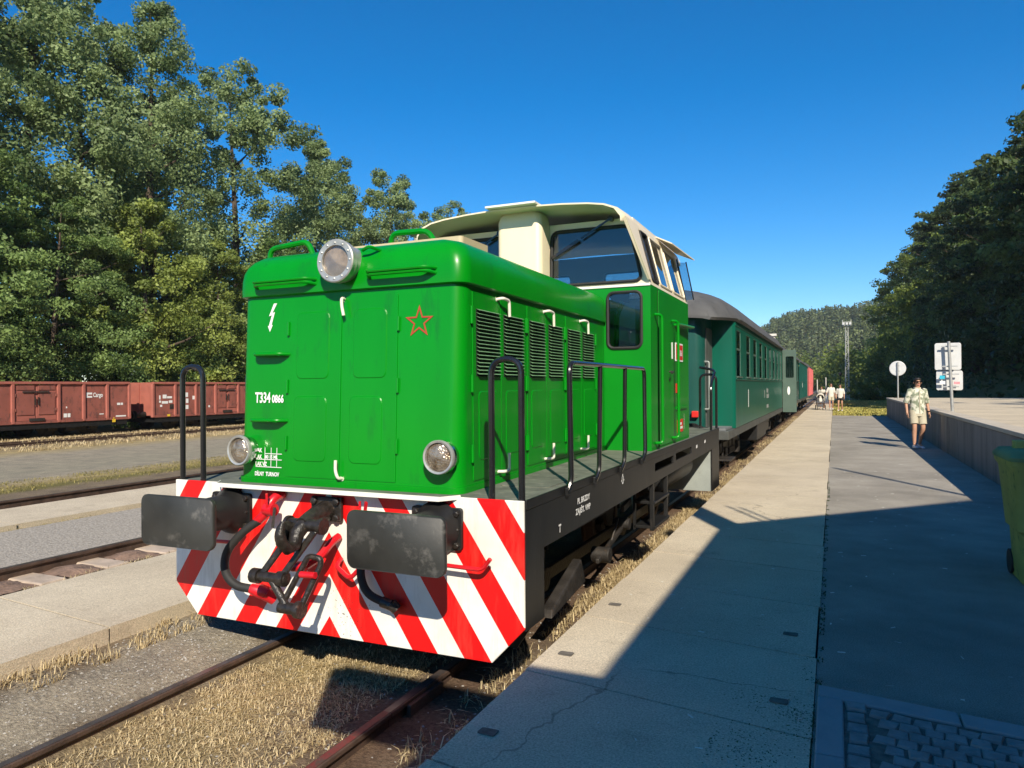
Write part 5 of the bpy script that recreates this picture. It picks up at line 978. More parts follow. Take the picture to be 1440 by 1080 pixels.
# ================================================================== PEOPLE
def loft(mb, secs, n=14):
    """secs: (centre, rx, ry) stacked ellipses, horizontal unless an axis is given"""
    rs_ = []
    for c, rx, ry, *ax in secs:
        c = Vector(c)
        if ax: d = Vector(ax[0]).normalized(); u = d.cross(Vector((0, 1, 0))); u = u.normalized() if u.length > .1 else Vector((1, 0, 0)); v = d.cross(u)
        else: u, v = Vector((1, 0, 0)), Vector((0, 1, 0))
        rs_.append([c+u*rx*math.cos(2*math.pi*k/n)+v*ry*math.sin(2*math.pi*k/n) for k in range(n)])
    return mb.rings(rs_)
def limb(mb, pts, radii, n=10): return mb.tube(pts, radii[0], n, radii=radii)
def person(label, loc, rz, pose, H=1.75, top='cloth_white', bottom='khaki', hair='hair_dark', shoes='shoe_white', sleeve=.5, legs=.55, glasses=False, long_hair=False, group=None, bent=0):
    k = H/1.75; r = thing('person', label, 'person', loc, group); r.rotation_euler = (0, 0, rz); ORG[r] = Vector((0, 0, 0)); r.scale = (k, k, k)
    J = dict(pel=(0, 0, .95), sp=(0, .0, 1.12), ch=(0, 0, 1.32), nb=(0, .0, 1.45), nt=(0, -.012, 1.525), hc=(0, -.022, 1.62), ht=(0, -.012, 1.70),
             sL=(-.165, 0, 1.41), eL=(-.23, .02, 1.13), wL=(-.24, -.06, .89), sR=(.165, 0, 1.41), eR=(.23, .02, 1.13), wR=(.24, -.06, .89),
             hL=(-.09, 0, .90), kL=(-.10, -.01, .50), aL=(-.10, .03, .085), tL=(-.11, -.13, .03), hR=(.09, 0, .90), kR=(.10, -.01, .50), aR=(.10, .03, .085), tR=(.11, -.13, .03)); J.update(pose)
    if bent:
        for q in ('sp', 'ch', 'nb', 'nt', 'hc', 'ht', 'sL', 'sR'): x, y, z = J[q]; J[q] = (x, y-bent*(z-.95), z-.35*bent*(z-.95)*(z-.95))
    V = {q: Vector(p) for q, p in J.items()}
    rad = dict(pel=(.135, .10), sp=(.12, .09), ch=(.145, .10), nb=(.075, .065), nt=(.052, .055), hc=(.076, .094), ht=(.066, .08), sL=.052, eL=.040, wL=.027, sR=.052, eR=.040, wR=.027, hL=.088, kL=.054, aL=.036, tL=.032, hR=.088, kR=.054, aR=.036, tR=.032)
    ed = [('pel', 'sp'), ('sp', 'ch'), ('ch', 'nb'), ('nb', 'nt'), ('nt', 'hc'), ('hc', 'ht'), ('ch', 'sL'), ('sL', 'eL'), ('eL', 'wL'), ('ch', 'sR'), ('sR', 'eR'), ('eR', 'wR'), ('pel', 'hL'), ('hL', 'kL'), ('kL', 'aL'), ('aL', 'tL'), ('pel', 'hR'), ('hR', 'kR'), ('kR', 'aR'), ('aR', 'tR')]
    # calves and thighs get a mid vertex so that they swell and taper
    for s_ in 'LR':
        V['c'+s_] = V['k'+s_]*.68+V['a'+s_]*.32+Vector((0, .015, 0)); rad['c'+s_] = .056; ed.remove(('k'+s_, 'a'+s_)); ed += [('k'+s_, 'c'+s_), ('c'+s_, 'a'+s_)]
        d = (V['w'+s_]-V['e'+s_]).normalized(); pm_ = V['w'+s_]+d*.05; V['p'+s_] = pm_; rad['p'+s_] = (.032, .018); ed.append(('w'+s_, 'p'+s_))
        side = Vector((0, 1, 0)) if abs(d.y) < .8 else Vector((0, 0, 1)); side = (side-d*side.dot(d)).normalized(); sg = -1 if s_ == 'L' else 1
        inw = d.cross(side).normalized()
        for i, (off, ln) in enumerate(((-.026, .062), (-.009, .075), (.009, .070), (.025, .055))):
            a = pm_+d*.02+side*off; b = a+d*ln*.5; c = b+d*ln*.42+Vector((-sg*.018, -.008, 0)); 
            for q, p in zip('abc', (a, b, c)): V['f%s%d%s' % (s_, i, q)] = p; rad['f%s%d%s' % (s_, i, q)] = .0088 if q != 'c' else .007
            ed += [('p'+s_, 'f%s%da' % (s_, i)), ('f%s%da' % (s_, i), 'f%s%db' % (s_, i)), ('f%s%db' % (s_, i), 'f%s%dc' % (s_, i))]
        a = V['w'+s_]+d*.03-side*.028; b = a+d*.035-side*.016; c = b+d*.028; V['th1'+s_], V['th2'+s_], V['th3'+s_] = a, b, c
        for q in '123': rad['th'+q+s_] = .0098
        ed += [('w'+s_, 'th1'+s_), ('th1'+s_, 'th2'+s_), ('th2'+s_, 'th3'+s_)]
    V['nose'] = V['hc']+Vector((0, -.100, -.005)); rad['nose'] = .012; ed.append(('hc', 'nose'))
    names = list(V); me = bpy.data.meshes.new('body'); me.from_pydata([V[q] for q in names], [(names.index(a), names.index(b)) for a, b in ed], [])
    o = bpy.data.objects.new('body', me); COL.objects.link(o); o.parent = r; me.materials.append(MT['skin']); md = o.modifiers.new('skin', 'SKIN')
    if not me.skin_vertices: me.attributes  # layer is made with the modifier
    sv = me.skin_vertices[0].data
    for i, q in enumerate(names):
        v_ = rad[q]; sv[i].radius = v_ if isinstance(v_, tuple) else (v_, v_); sv[i].use_root = (q == 'pel')
    md.use_smooth_shade = True; sbm = o.modifiers.new('sub', 'SUBSURF'); sbm.levels = 1; sbm.render_levels = 2
    # clothing
    lean = lambda z: (V['pel'].lerp(V['nb'], (z-.95)/.5))
    m = MB(); hem = .86
    loft(m, [((V['pel'].x, V['pel'].y, hem), .185, .135), (lean(1.0), .172, .128), (lean(1.15), .168, .122), (lean(1.30), .188, .128), (lean(1.39), .185, .115), (lean(1.44), .125, .09), (lean(1.485), .068, .066)], 18)
    for s_ in 'LR':
        sh, el = V['s'+s_], V['e'+s_]; en = sh.lerp(el, sleeve*2) if sleeve <= .5 else el.lerp(V['w'+s_], (sleeve-.5)*2)
        pts = [sh+Vector((.05 if s_ == 'L' else -.05, 0, .012)), sh, sh.lerp(en, .5), en]; limb(m, pts, [.072, .078, .068, .066])
    P('shirt' if top != 'cloth_black' else 'top', m, top, r, smooth=70)
    col_ = P('collar', MB().tube([(lean(1.48).x+.07*math.cos(t), lean(1.48).y+.065*math.sin(t), lean(1.48).z+.012+.01*math.sin(t)) for t in [2*math.pi*i/16 for i in range(16)]], .016, 6, closed=True), top, r)
    m = MB(); loft(m, [((V['pel'].x, V['pel'].y, .80), .175, .13), ((V['pel'].x, V['pel'].y, .90), .178, .13), ((V['pel'].x, V['pel'].y, .99), .165, .122)], 18)
    for s_ in 'LR':
        h_, kn = V['h'+s_], V['k'+s_]; en = h_.lerp(kn, legs*1.35) if legs*1.35 <= 1 else kn.lerp(V['a'+s_], (legs*1.35-1))
        limb(m, [h_+Vector((0, 0, .03)), h_.lerp(en, .5), en], [.105, .098, .094], 12)
    P('shorts', m, bottom, r, smooth=70)
    for s_ in 'LR':
        a, t_ = V['a'+s_], V['t'+s_]; m = MB(); d = Vector((t_.x-a.x, t_.y-a.y, 0)).normalized(); base = min(a.z-.055, t_.z)
        m.rings([[a-d*.07+Vector((sx*w_, 0, zz)) for sx, zz in ((-1, -.075), (1, -.075), (1, -.02), (0, .01), (-1, -.02))] for w_ in (.030,)]+[[a+Vector((sx*.042, 0, zz)) for sx, zz in ((-1, -.08), (1, -.08), (1, -.01), (0, .03), (-1, -.01))], [t_.lerp(a, .35)+Vector((sx*.046, 0, zz)) for sx, zz in ((-1, -.045), (1, -.045), (1, .0), (0, .03), (-1, .0))], [t_+d*.06+Vector((sx*.03, 0, zz)) for sx, zz in ((-1, -.03), (1, -.03), (1, -.005), (0, .008), (-1, -.005))]])
        P('shoe', m, shoes, r, smooth=60, bevel=.006)
    m = MB(); hc = V['hc']
    loft(m, [(hc+Vector((0, .035, -.02)), .074, .062), (hc+Vector((0, .038, .03)), .084, .072), (hc+Vector((0, .018, .075)), .083, .092), (hc+Vector((0, .006, .105)), .066, .080), (hc+Vector((0, .005, .122)), .03, .04)], 14)
    if long_hair: loft(m, [(hc+Vector((0, .09, -.20)), .04, .03), (hc+Vector((0, .085, -.1)), .055, .04), (hc+Vector((0, .07, 0)), .07, .05)], 10)
    P('hair', m, hair, r, smooth=70)
    for sx in (-1, 1): P('ear', MB().lathe(hc+Vector((sx*.078, .012, -.01)), (sx, .3, 0), [(0, .012), (.008, .026), (.014, .02)], 8), 'skin', r, smooth=60)
    if glasses: P('sunglasses', MB().prism(rrect(-.068, -.008, .002, .040, .015), (hc, (1, 0, 0), (0, 0, 1), (0, -1, 0)), .088, .098).prism(rrect(.008, .068, .002, .040, .015), (hc, (1, 0, 0), (0, 0, 1), (0, -1, 0)), .088, .098).box(hc.x-.07, hc.x+.07, hc.y-.094, hc.y-.086, hc.z+.026, hc.z+.034).box(hc.x-.078, hc.x-.070, hc.y-.09, hc.y+.02, hc.z+.022, hc.z+.032).box(hc.x+.070, hc.x+.078, hc.y-.09, hc.y+.02, hc.z+.022, hc.z+.032), 'lens_black', r, smooth=0)
    else:
        for sx in (-.032, .032): P('eye', MB().lathe(hc+Vector((sx, -.084, .012)), (0, -1, 0), [(0, .012), (.006, .010), (.009, .003)], 8), 'lens_black', r)
    P('mouth', MB().box(hc.x-.025, hc.x+.025, hc.y-.088, hc.y-.078, hc.z-.058, hc.z-.049), 'sticker_pink', r, smooth=0)
    return r, V
man, mv = person('man in sunglasses, leaf-print shirt and khaki shorts walking beside the concrete wall', (5.07, 15.9, PZ-.006), R(18),
    dict(kL=(-.105, -.09, .52), aL=(-.11, -.08, .10), tL=(-.13, -.25, .07), kR=(.10, -.08, .505), aR=(.095, .12, .10), tR=(.105, -.03, .035), eL=(-.245, .05, 1.13), wL=(-.25, -.03, .88), eR=(.25, .06, 1.13), wR=(.27, .0, .88)), H=1.73, top='shirt_print', bottom='khaki', glasses=True, sleeve=.5, legs=.56)
P('shirt_placket', MB().box(-.012, .012, -.142, -.128, .88, 1.42), 'khaki', man, smooth=0); P('watch', MB().cyl(mv['wR']+Vector((0, .0, .02)), mv['wR']+Vector((0, 0, .045)), .036), 'lens_black', man)
walk = dict(kL=(-.10, -.12, .52), aL=(-.10, -.14, .10), tL=(-.10, -.30, .06), aR=(.10, .14, .11), tR=(.10, .0, .04), kR=(.10, -.05, .50))
GZ = PZ
person('man in pale shirt and light shorts walking beside a baby stroller', (3.05, 44.6, GZ), R(8), dict(walk, wL=(-.30, -.25, 1.0), eL=(-.28, .0, 1.14)), H=1.62, top='cloth_white', bottom='khaki', hair='hair_brown', group='people on the platform')
person('woman in pale clothes leaning over the handle of a baby stroller', (2.55, 44.9, GZ), R(-10), dict(walk, wL=(-.14, -.36, 1.02), eL=(-.24, -.12, 1.15), wR=(.14, -.36, 1.02), eR=(.24, -.12, 1.15)), H=1.48, top='cloth_pale', bottom='cloth_pale', hair='hair_brown', long_hair=True, bent=.35, group='people on the platform')
person('woman in white top and black shorts walking at the edge of the grass', (3.55, 41.9, GZ), R(-6), dict(walk), H=1.55, top='cloth_white', bottom='cloth_black', hair='hair_brown', long_hair=True, legs=.38, group='people on the platform')
st_ = thing('baby_stroller', 'grey three-wheeled baby stroller pushed along the platform', 'stroller', (2.45, 44.1, GZ))
x, y = 2.45, 44.1
P('frame', MB().tube(fillet([(x-.22, y+.62, GZ+1.02), (x-.22, y+.05, GZ+.45), (x-.15, y-.42, GZ+.14)], .1), .018, 6).tube(fillet([(x+.22, y+.62, GZ+1.02), (x+.22, y+.05, GZ+.45), (x+.15, y-.42, GZ+.14)], .1), .018, 6).tube([(x-.22, y+.62, GZ+1.02), (x+.22, y+.62, GZ+1.02)], .022, 6).tube([(x-.26, y+.30, GZ+.14), (x-.2, y-.1, GZ+.6)], .016, 6).tube([(x+.26, y+.30, GZ+.14), (x+.2, y-.1, GZ+.6)], .016, 6), 'dark_steel', st_)
P('seat', MB().prism([(-.30, .42), (.10, .38), (.34, .86), (.28, .90), (.05, .50), (-.30, .50)], ((x, y, GZ), (0, 1, 0), (0, 0, 1), (1, 0, 0)), -.19, .19), 'stroller_grey', st_, smooth=0, bevel=.03)
P('hood', MB().rings([[(x+.22*math.cos(t), y+.28-.34*q, GZ+.78+.26*math.sin(t)*(1-.25*q)) for t in [math.pi*i/10 for i in range(11)]]+[(x+.19*math.cos(t), y+.28-.34*q, GZ+.77+.23*math.sin(t)*(1-.25*q)) for t in [math.pi*(10-i)/10 for i in range(11)]] for q in (0, .5, 1)]), 'cloth_pale', st_, smooth=50)
P('basket', MB().box(x-.17, x+.17, y-.2, y+.25, GZ+.18, GZ+.34), 'stroller_grey', st_, smooth=0, bevel=.03)
for dx, dy, r_ in ((-.28, .30, .14), (.28, .30, .14), (-.15, -.42, .11), (.15, -.42, .11)):
    wl = P('wheel', MB().lathe((x+dx, y+dy, GZ+r_), (1, 0, 0), [(-.02, r_*.7), (-.02, r_), (.02, r_), (.02, r_*.7)], 16), 'rubber', st_); P('hub', MB().lathe((x+dx, y+dy, GZ+r_), (1, 0, 0), [(-.022, .02), (-.015, r_*.7), (.015, r_*.7), (.022, .02)], 12), 'grey_plate', wl)
P('baby', MB().lathe((x, y+.12, GZ+.78), (0, .3, 1), [(-.09, .02), (-.06, .06), (0, .085), (.05, .07), (.08, .03)], 12).lathe((x, y+.02, GZ+.60), (0, .4, 1), [(-.16, .06), (-.05, .11), (.1, .09), (.15, .04)], 12), 'cloth_pale', st_)
# ================================================================== VEGETATION
def leaf_quads(C, size, out, rng, up=.35, rnd=1.0, aspect=.62):
    n = len(C); nrm = rng.normal(size=(n, 3))*rnd+out; nrm[:, 2] += up; nrm /= np.linalg.norm(nrm, axis=1)[:, None]+1e-9
    t = rng.normal(size=(n, 3)); u = np.cross(nrm, t); u /= np.linalg.norm(u, axis=1)[:, None]+1e-9; v = np.cross(nrm, u)
    s = (size*rng.uniform(.6, 1.35, n))[:, None]; a = u*s*.5; b = v*s*.5*aspect
    return np.stack([C-a, C+b*.9-a*.1, C+a, C-b*.9-a*.1], axis=1)
def crown_leaves(rng, H, base, env, ncl, per, csize, lsize, squash=.8, off=(0, 0)):
    """clumps of leaves spread through an envelope env(t)->radius, t in 0..1 from crown base to tip"""
    Q = []; T = []; tips = []
    for i in range(ncl):
        t = rng.beta(1.15, 1.25); e = env(t); a = rng.uniform(0, 2*np.pi); rr = e*(rng.uniform(.05, 1)**.5)
        lump = 1+.22*math.sin(3*a+7*t)+.12*math.sin(5*a-11*t); rr *= lump
        c = np.array([off[0]*t+rr*math.cos(a), off[1]*t+rr*math.sin(a), base+t*(H-base)])
        cs = csize*rng.uniform(.6, 1.3)*(.55+.6*(1-t)); n = int(per*rng.uniform(.6, 1.4))
        d = rng.normal(size=(n, 3)); d /= np.linalg.norm(d, axis=1)[:, None]; d *= (rng.uniform(0, 1, n)**.45)[:, None]
        p = c+d*np.array([cs, cs, cs*squash]); out = d*.9+np.array([math.cos(a), math.sin(a), .2])*.35
        Q.append(leaf_quads(p, lsize, out, rng)); base_t = rng.uniform(.15, .85); T.append(np.clip(base_t+rng.normal(0, .16, n), 0, 1)); tips.append(c)
    return np.concatenate(Q), np.concatenate(T), tips
def trunk_mesh(rng, H, r, tips, base, lean=(0, 0), nl=16):
    m = MB(); pts = [Vector((lean[0]*t+.25*math.sin(3*t+H), lean[1]*t+.2*math.sin(4*t), H*.93*t)) for t in [i/9 for i in range(10)]]
    m.tube(pts, r, 9, radii=[r*(1.25 if i == 0 else 1)*(1-.92*i/9) for i in range(10)])
    idx = rng.permutation(len(tips))[:nl]
    for i in idx:
        c = Vector(tips[i]); t = max(.12, min(.85, (c.z-.28*math.hypot(c.x, c.y)-.05*H)/(H*.93))); k = t*9; j = int(k); s = pts[j].lerp(pts[min(9, j+1)], k-j)
        mid = s.lerp(c, .5)+Vector((0, 0, -.05*(c-s).length)); rr = r*(1-.9*t)*.5; m.tube([s, mid, c], rr, 6, radii=[rr, rr*.6, rr*.15])
    return m
def env_poplar(w): return lambda t: w*(.35+.65*math.sin(math.pi*min(1, t*1.0+.12))**.7)*(1 if t < .85 else max(.18, 1-(t-.85)*4.5))
def env_round(w): return lambda t: w*max(.12, math.sin(math.pi*(.12+.86*t))**.55)
def tree_mesh(seed, H, base, env, ncl, per, csize, lsize, mat, r, off=(0, 0), nl=16, squash=.8):
    rng = np.random.default_rng(seed); Q, T, tips = crown_leaves(rng, H, base, env, ncl, per, csize, lsize, squash, off)
    return quads_mesh('crown', Q, mat, T), trunk_mesh(rng, H, r, tips, base, off, nl).mesh('trunk', 'bark', (0, 0, 0), 50)
def plant_tree(meshes, name, label, x, y, s=1, rz=0, group=None, z=None, sz=None, cat='tree'):
    t = thing(name, label, cat, (x, y, (ground_z(x, y) if z is None else z)-.05), group); t.scale = (s, s, sz or s); t.rotation_euler = (0, 0, rz)
    for nm, me in zip(('crown', 'trunk'), meshes):
        o = bpy.data.objects.new(nm, me); COL.objects.link(o); o.parent = t
    return t
GL = 'trees behind the freight wagons'
PA = tree_mesh(21, 25, 5.0, env_poplar(4.7), 215, 270, 1.12, .195, 'leaf_poplar', .42, nl=26)
PB = tree_mesh(22, 23, 4.0, env_poplar(4.4), 200, 260, 1.05, .195, 'leaf_poplar', .38, nl=24)
PC = tree_mesh(23, 21, 3.0, env_round(4.9), 200, 245, 1.08, .20, 'leaf_poplar', .36, nl=20)
DA = tree_mesh(31, 14.5, .8, env_round(4.5), 190, 290, .98, .185, 'leaf_dense', .30, nl=18, squash=.6)
DB = tree_mesh(32, 12.0, .6, env_round(3.7), 150, 260, .86, .18, 'leaf_yellowish', .24, nl=16, squash=.7)
DC = tree_mesh(33, 9.0, .4, env_round(3.4), 130, 150, .95, .24, 'leaf_dense', .2, nl=12, squash=.65)
SB = tree_mesh(35, 2.6, .05, env_round(1.5), 50, 90, .5, .20, 'leaf_bright', .05, nl=10)
tall = [(PA, -35.5, 14.2, 1.05, 'tall poplar whose crown fills the upper left corner, leftmost of the poplars'), (PB, -36.5, 21.0, 1.12, 'tall poplar with sky gaps in its crown, second from the left edge'), (PA, -35, 27.6, 1.04, 'tall poplar with a stepped crown edge against the sky, third from the left'),
        (PC, -36, 35.0, 1.20, 'rounded poplar above the left end of the green bonnet, fourth from the left'), (PB, -36, 44, 1.0, 'poplar with a pointed tip above the headlight, left of the right grab rail'), (PC, -35, 53, 1.06, 'rounded poplar above the green grab rail in front of the cab'), (PC, -35.5, 66, 1.06, 'last poplar of the row, ending just left of the cream cab'), (PA, -37, 59, .86, 'poplar in the second row, between the two rounded ones before the cab'), (PC, -38, 48, 1.08, 'rounded poplar in the second row, behind the pointed one'), (PC, -37.5, 24.2, 1.22, 'broad poplar in the second row, behind the gap between the second and third poplar'), (PB, -44, 36, 1.1, 'poplar standing deepest in the row, behind the rounded ones')]
for i, (ms, x, y, s, lb) in enumerate(tall): plant_tree(ms, 'poplar_tree', lb, x, y, s, i*1.9, GL)
low = [(DA, -31.8, 13.6, 1.0, 'broad dense green tree at the left edge behind the freight wagon'), (DA, -31.6, 19.2, .80, 'dense green tree right of the broadest one, behind the company mark'), (DB, -31.4, 24.0, 1.02, 'yellowish green tree in the middle behind the wagon coupling gap'), (DB, -31.8, 29.2, .92, 'yellow-green tree left of the green bonnet'), (DA, -33, 35.5, .86, 'dark green tree half hidden behind the green bonnet'), (DC, -31, 9.0, 1.0, 'low leafy tree cut by the left edge'), (DC, -31.0, 33.0, .85, 'low dark tree beside the left corner of the bonnet'), (DA, -33.5, 45, .8, 'dense tree behind the headlight'), (DC, -31.0, 16.5, .62, 'low dark bush under the broad dense tree'), (DC, -30.6, 21.6, .66, 'low dark bush between the dense tree and the yellowish tree'), (DC, -30.6, 26.6, .62, 'low dark bush under the yellowish tree')]
for i, (ms, x, y, s, lb) in enumerate(low): plant_tree(ms, 'broadleaf_tree', lb, x, y, s, i*2.3+.4, GL)
plant_tree(SB, 'shrub', 'small bright green shrub above the wagon edge at far left', -30.4, 15.0, 1.15, 0, None, cat='shrub')
# a dim thicket closing the view behind the trunks, too dense to count
def thicket(name, label, pts, H, lsize, mat, seed, per=60, csize=1.8):
    rng = np.random.default_rng(seed); Q = []; T = []
    for x, y in pts:
        h = H*rng.uniform(.7, 1.15); z0 = ground_z(x, y)
        for k in range(int(per/10)):
            c = np.array([x+rng.normal(0, 1.2), y+rng.normal(0, 1.4), z0+rng.uniform(.02, .97)*h]); n = 26; d = rng.normal(size=(n, 3)); d /= np.linalg.norm(d, axis=1)[:, None]; d *= (rng.uniform(0, 1, n)**.4)[:, None]
            Q.append(leaf_quads(c+d*csize, lsize, d, rng)); T.append(np.clip(rng.uniform(.2, .8)+rng.normal(0, .15, n), 0, 1))
    me = quads_mesh(name, np.concatenate(Q), mat, np.concatenate(T)); o = bpy.data.objects.new(name, me); COL.objects.link(o); ORG[o] = Vector((0, 0, 0)); return tag(o, label, 'thicket', None, 'stuff')
rg = np.random.default_rng(5)
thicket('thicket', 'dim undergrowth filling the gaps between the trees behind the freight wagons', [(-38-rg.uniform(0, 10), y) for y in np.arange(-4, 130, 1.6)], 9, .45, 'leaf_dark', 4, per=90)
# ---- the wooded slope on the right
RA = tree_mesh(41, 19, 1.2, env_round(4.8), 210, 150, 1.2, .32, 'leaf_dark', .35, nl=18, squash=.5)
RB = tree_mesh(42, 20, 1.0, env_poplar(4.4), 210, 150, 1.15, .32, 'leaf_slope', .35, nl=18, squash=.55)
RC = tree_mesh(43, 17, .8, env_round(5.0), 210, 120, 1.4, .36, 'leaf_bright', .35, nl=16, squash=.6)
GR = 'trees on the wooded slope'
right = [(RA, 19.5, 30, .90, 'dark tree nearest the viewer on the slope, cut by the right edge'), (RB, 18.2, 36.5, .92, 'dark tree with lit top at the right edge, behind the stacked signs'), (RA, 17.0, 43, .96, 'dark tree on the slope above the stacked sign backs'), (RB, 16.8, 50, .95, 'tall dark tree just left of the stacked sign backs'), (RA, 16.6, 57.5, .93, 'dark tree on the slope above the walking man'), (RB, 16.6, 65, .92, 'dark tree between the walking man and the round sign'), (RA, 16.4, 74, 1.04, 'dark tree directly behind the round sign'), (RB, 16.8, 84, 1.06, 'dark tree left of the round sign, with shaded base'), (RA, 17.0, 96, 1.14, 'shaded tree right of the lattice mast'),
         (RC, 16.8, 112, 1.2, 'sunlit yellow-green tree just right of the lattice mast'), (RC, 16.4, 136, 1.28, 'sunlit tree behind the lattice mast'), (RC, 15.4, 166, 1.25, 'farthest sunlit tree left of the lattice mast'), (RB, 23.5, 41, .85, 'tree in the upper row of the slope at the right edge'), (RA, 23, 53, .86, 'tree in the upper row of the slope, its top against the sky'), (RB, 22, 68, .9, 'tree in the upper row of the slope, farther back'), (RC, 21, 90, 1.0, 'lighter tree in the upper row near the skyline dip'), (RA, 22, 124, 1.45, 'tall dark tree far along the slope, behind the sunlit tree right of the mast'), (RB, 21.5, 150, 1.45, 'tall tree far along the slope, seen above the mast lamps'), (RA, 20.5, 190, 1.4, 'farthest tall tree of the slope, next to the hill')]
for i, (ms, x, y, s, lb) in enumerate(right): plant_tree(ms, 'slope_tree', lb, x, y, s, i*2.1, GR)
pts = [(x, y) for x in np.arange(28, 52, 5.5) for y in np.arange(-34, 150, 5.5)]
rg = np.random.default_rng(8); pts = [(x+rg.uniform(-2, 2), y+rg.uniform(-2, 2)) for x, y in pts]
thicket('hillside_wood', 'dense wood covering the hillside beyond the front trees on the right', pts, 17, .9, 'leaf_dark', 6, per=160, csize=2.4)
pts = [(12.5+rg.uniform(0, 9), y+rg.uniform(-1, 1)) for y in np.arange(27, 150, 1.4)]
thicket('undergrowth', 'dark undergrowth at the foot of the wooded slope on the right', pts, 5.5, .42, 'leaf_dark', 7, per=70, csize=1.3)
pts = [(x+rg.uniform(-3, 3), y+rg.uniform(-3, 3)) for x in np.arange(6, 26, 5) for y in np.arange(168, 262, 6)]+[(x+rg.uniform(-3, 3), y+rg.uniform(-3, 3)) for x in np.arange(-40, 6, 5) for y in np.arange(230, 262, 6)]
thicket('valley_wood', 'sunlit wood at the bottom of the valley below the far hill', pts, 10, .9, 'leaf_bright', 9, per=110, csize=2.0)
# ---- far hill forest
rng = np.random.default_rng(77); Q = []; T = []
for i in range(3600):
    x = rng.uniform(-75, 110); y = rng.uniform(262, 520); z = ground_z(x, y)
    if z < 1: continue
    con = rng.random() < .55; h = rng.uniform(6.5, 10.5); w_ = rng.uniform(1.5, 2.5)*(1 if con else 1.5); n = 70; t = rng.uniform(0, 1, n); a = rng.uniform(0, 2*np.pi, n); rr = w_*(1-t if con else np.sqrt(np.maximum(.02, 1-(2*t-1)**2)))
    C = np.stack([x+rr*np.cos(a), y+rr*np.sin(a), z+.3+t*h], axis=1); out = np.stack([np.cos(a), np.sin(a), .4+0*a], axis=1)*1.2
    Q.append(leaf_quads(C, .95, out, rng, rnd=.35, aspect=.9)); T.append(np.clip(rng.uniform(.0, .75)*(.5 if con else 1.0)+rng.normal(0, .05, n), 0, 1))
me = quads_mesh('hill_forest', np.concatenate(Q), 'leaf_hill', np.concatenate(T)); o = bpy.data.objects.new('hill_forest', me); COL.objects.link(o); tag(o, 'distant forest of conifers and broadleaf trees covering the far hill', 'forest', None, 'stuff')
# ---- grass
def grass(name, label, xy, h0, h1, mat, seed, w_=.006, flop=.8, zf=None):
    rng = np.random.default_rng(seed); n = len(xy); x, y = xy[:, 0], xy[:, 1]; z = np.array([ground_z(a, b) for a, b in xy]) if zf is None else np.full(n, zf)
    h = rng.uniform(h0, h1, n); a = rng.uniform(0, 2*np.pi, n); d = np.stack([np.cos(a), np.sin(a), 0*a], axis=1); s = np.stack([-np.sin(a), np.cos(a), 0*a], axis=1)*(w_*rng.uniform(.6, 1.4, n))[:, None]
    b0 = np.stack([x, y, z-.005], axis=1); fl = rng.uniform(.1, 1, n)*flop
    mid = b0+d*(h*fl*.35)[:, None]+np.array([0, 0, 1])*(h*.6)[:, None]; tip = b0+d*(h*fl*1.0)[:, None]+np.array([0, 0, 1])*(h*(1-.35*fl))[:, None]
    q1 = np.stack([b0-s, b0+s, mid+s*.8, mid-s*.8], axis=1); q2 = np.stack([mid-s*.8, mid+s*.8, tip+s*.15, tip-s*.15], axis=1)
    t = np.clip(rng.uniform(0, 1, n), 0, 1); me = quads_mesh(name, np.concatenate([q1, q2]), mat, np.concatenate([t, t])); o = bpy.data.objects.new(name, me); COL.objects.link(o); return tag(o, label, 'grass', None, 'stuff')
def scatter(rng, n, x0, x1, y0, y1, tuft=.0, nt=0, keep=None):
    if nt: c = np.stack([rng.uniform(x0, x1, nt), rng.uniform(y0, y1, nt)], axis=1); xy = c[rng.integers(0, nt, n)]+rng.normal(0, tuft, (n, 2)); xy[:, 0] = np.clip(xy[:, 0], x0, x1)
    else: xy = np.stack([rng.uniform(x0, x1, n), rng.uniform(y0, y1, n)], axis=1)
    return xy
rng = np.random.default_rng(3)
A = np.concatenate([scatter(rng, 6500, -.66, .66, -3.6, .6, .09, 110), scatter(rng, 6500, -.5, .5, -1.3, .5, .14, 45), scatter(rng, 3500, -.70, -.45, -3.4, .3, .05, 90)])
grass('track_grass', 'dry straw-coloured grass lying between the rails in front of the locomotive', A, .015, .05, 'grass_dry', 1, w_=.003, flop=2.2)
A = np.concatenate([scatter(rng, 9000, 1.02, 1.62, -2.5, 14, .06, 420), scatter(rng, 16000, 1.0, 1.62, 2.0, 9.5, .09, 260), scatter(rng, 8000, .9, 1.6, 9, 45, .12, 300)])
grass('edge_grass', 'tufts of dry grass along the foot of the main platform edge', A, .015, .11, 'grass_dry', 2, w_=.004, flop=1.6)
A = np.concatenate([scatter(rng, 3500, -1.64, -1.42, -3, 6, .04, 150), scatter(rng, 2500, -3.5, -3.3, -3, 6, .05, 60)])
grass('joint_grass', 'sparse dry grass along the foot of the middle platform', A, .02, .09, 'grass_dry', 6, w_=.0035, flop=1.2)
A = np.concatenate([scatter(rng, 9000, -6.35, -5.9, -1, 14, .10, 160), scatter(rng, 3000, -7.9, -7.8, 0, 20, .04, 120), scatter(rng, 2500, -6.9, -6.1, .5, 3, .12, 40)])
grass('verge_grass', 'yellowing grass along the farther concrete strip', A, .02, .08, 'grass_green', 7, w_=.004, flop=1.4)
A = scatter(rng, 14000, -12.4, -10.1, 0, 26, .22, 420); grass('strip_grass', 'band of yellowing grass between the gravel road and the dark track', A, .02, .07, 'grass_green', 8, w_=.005, flop=1.6)
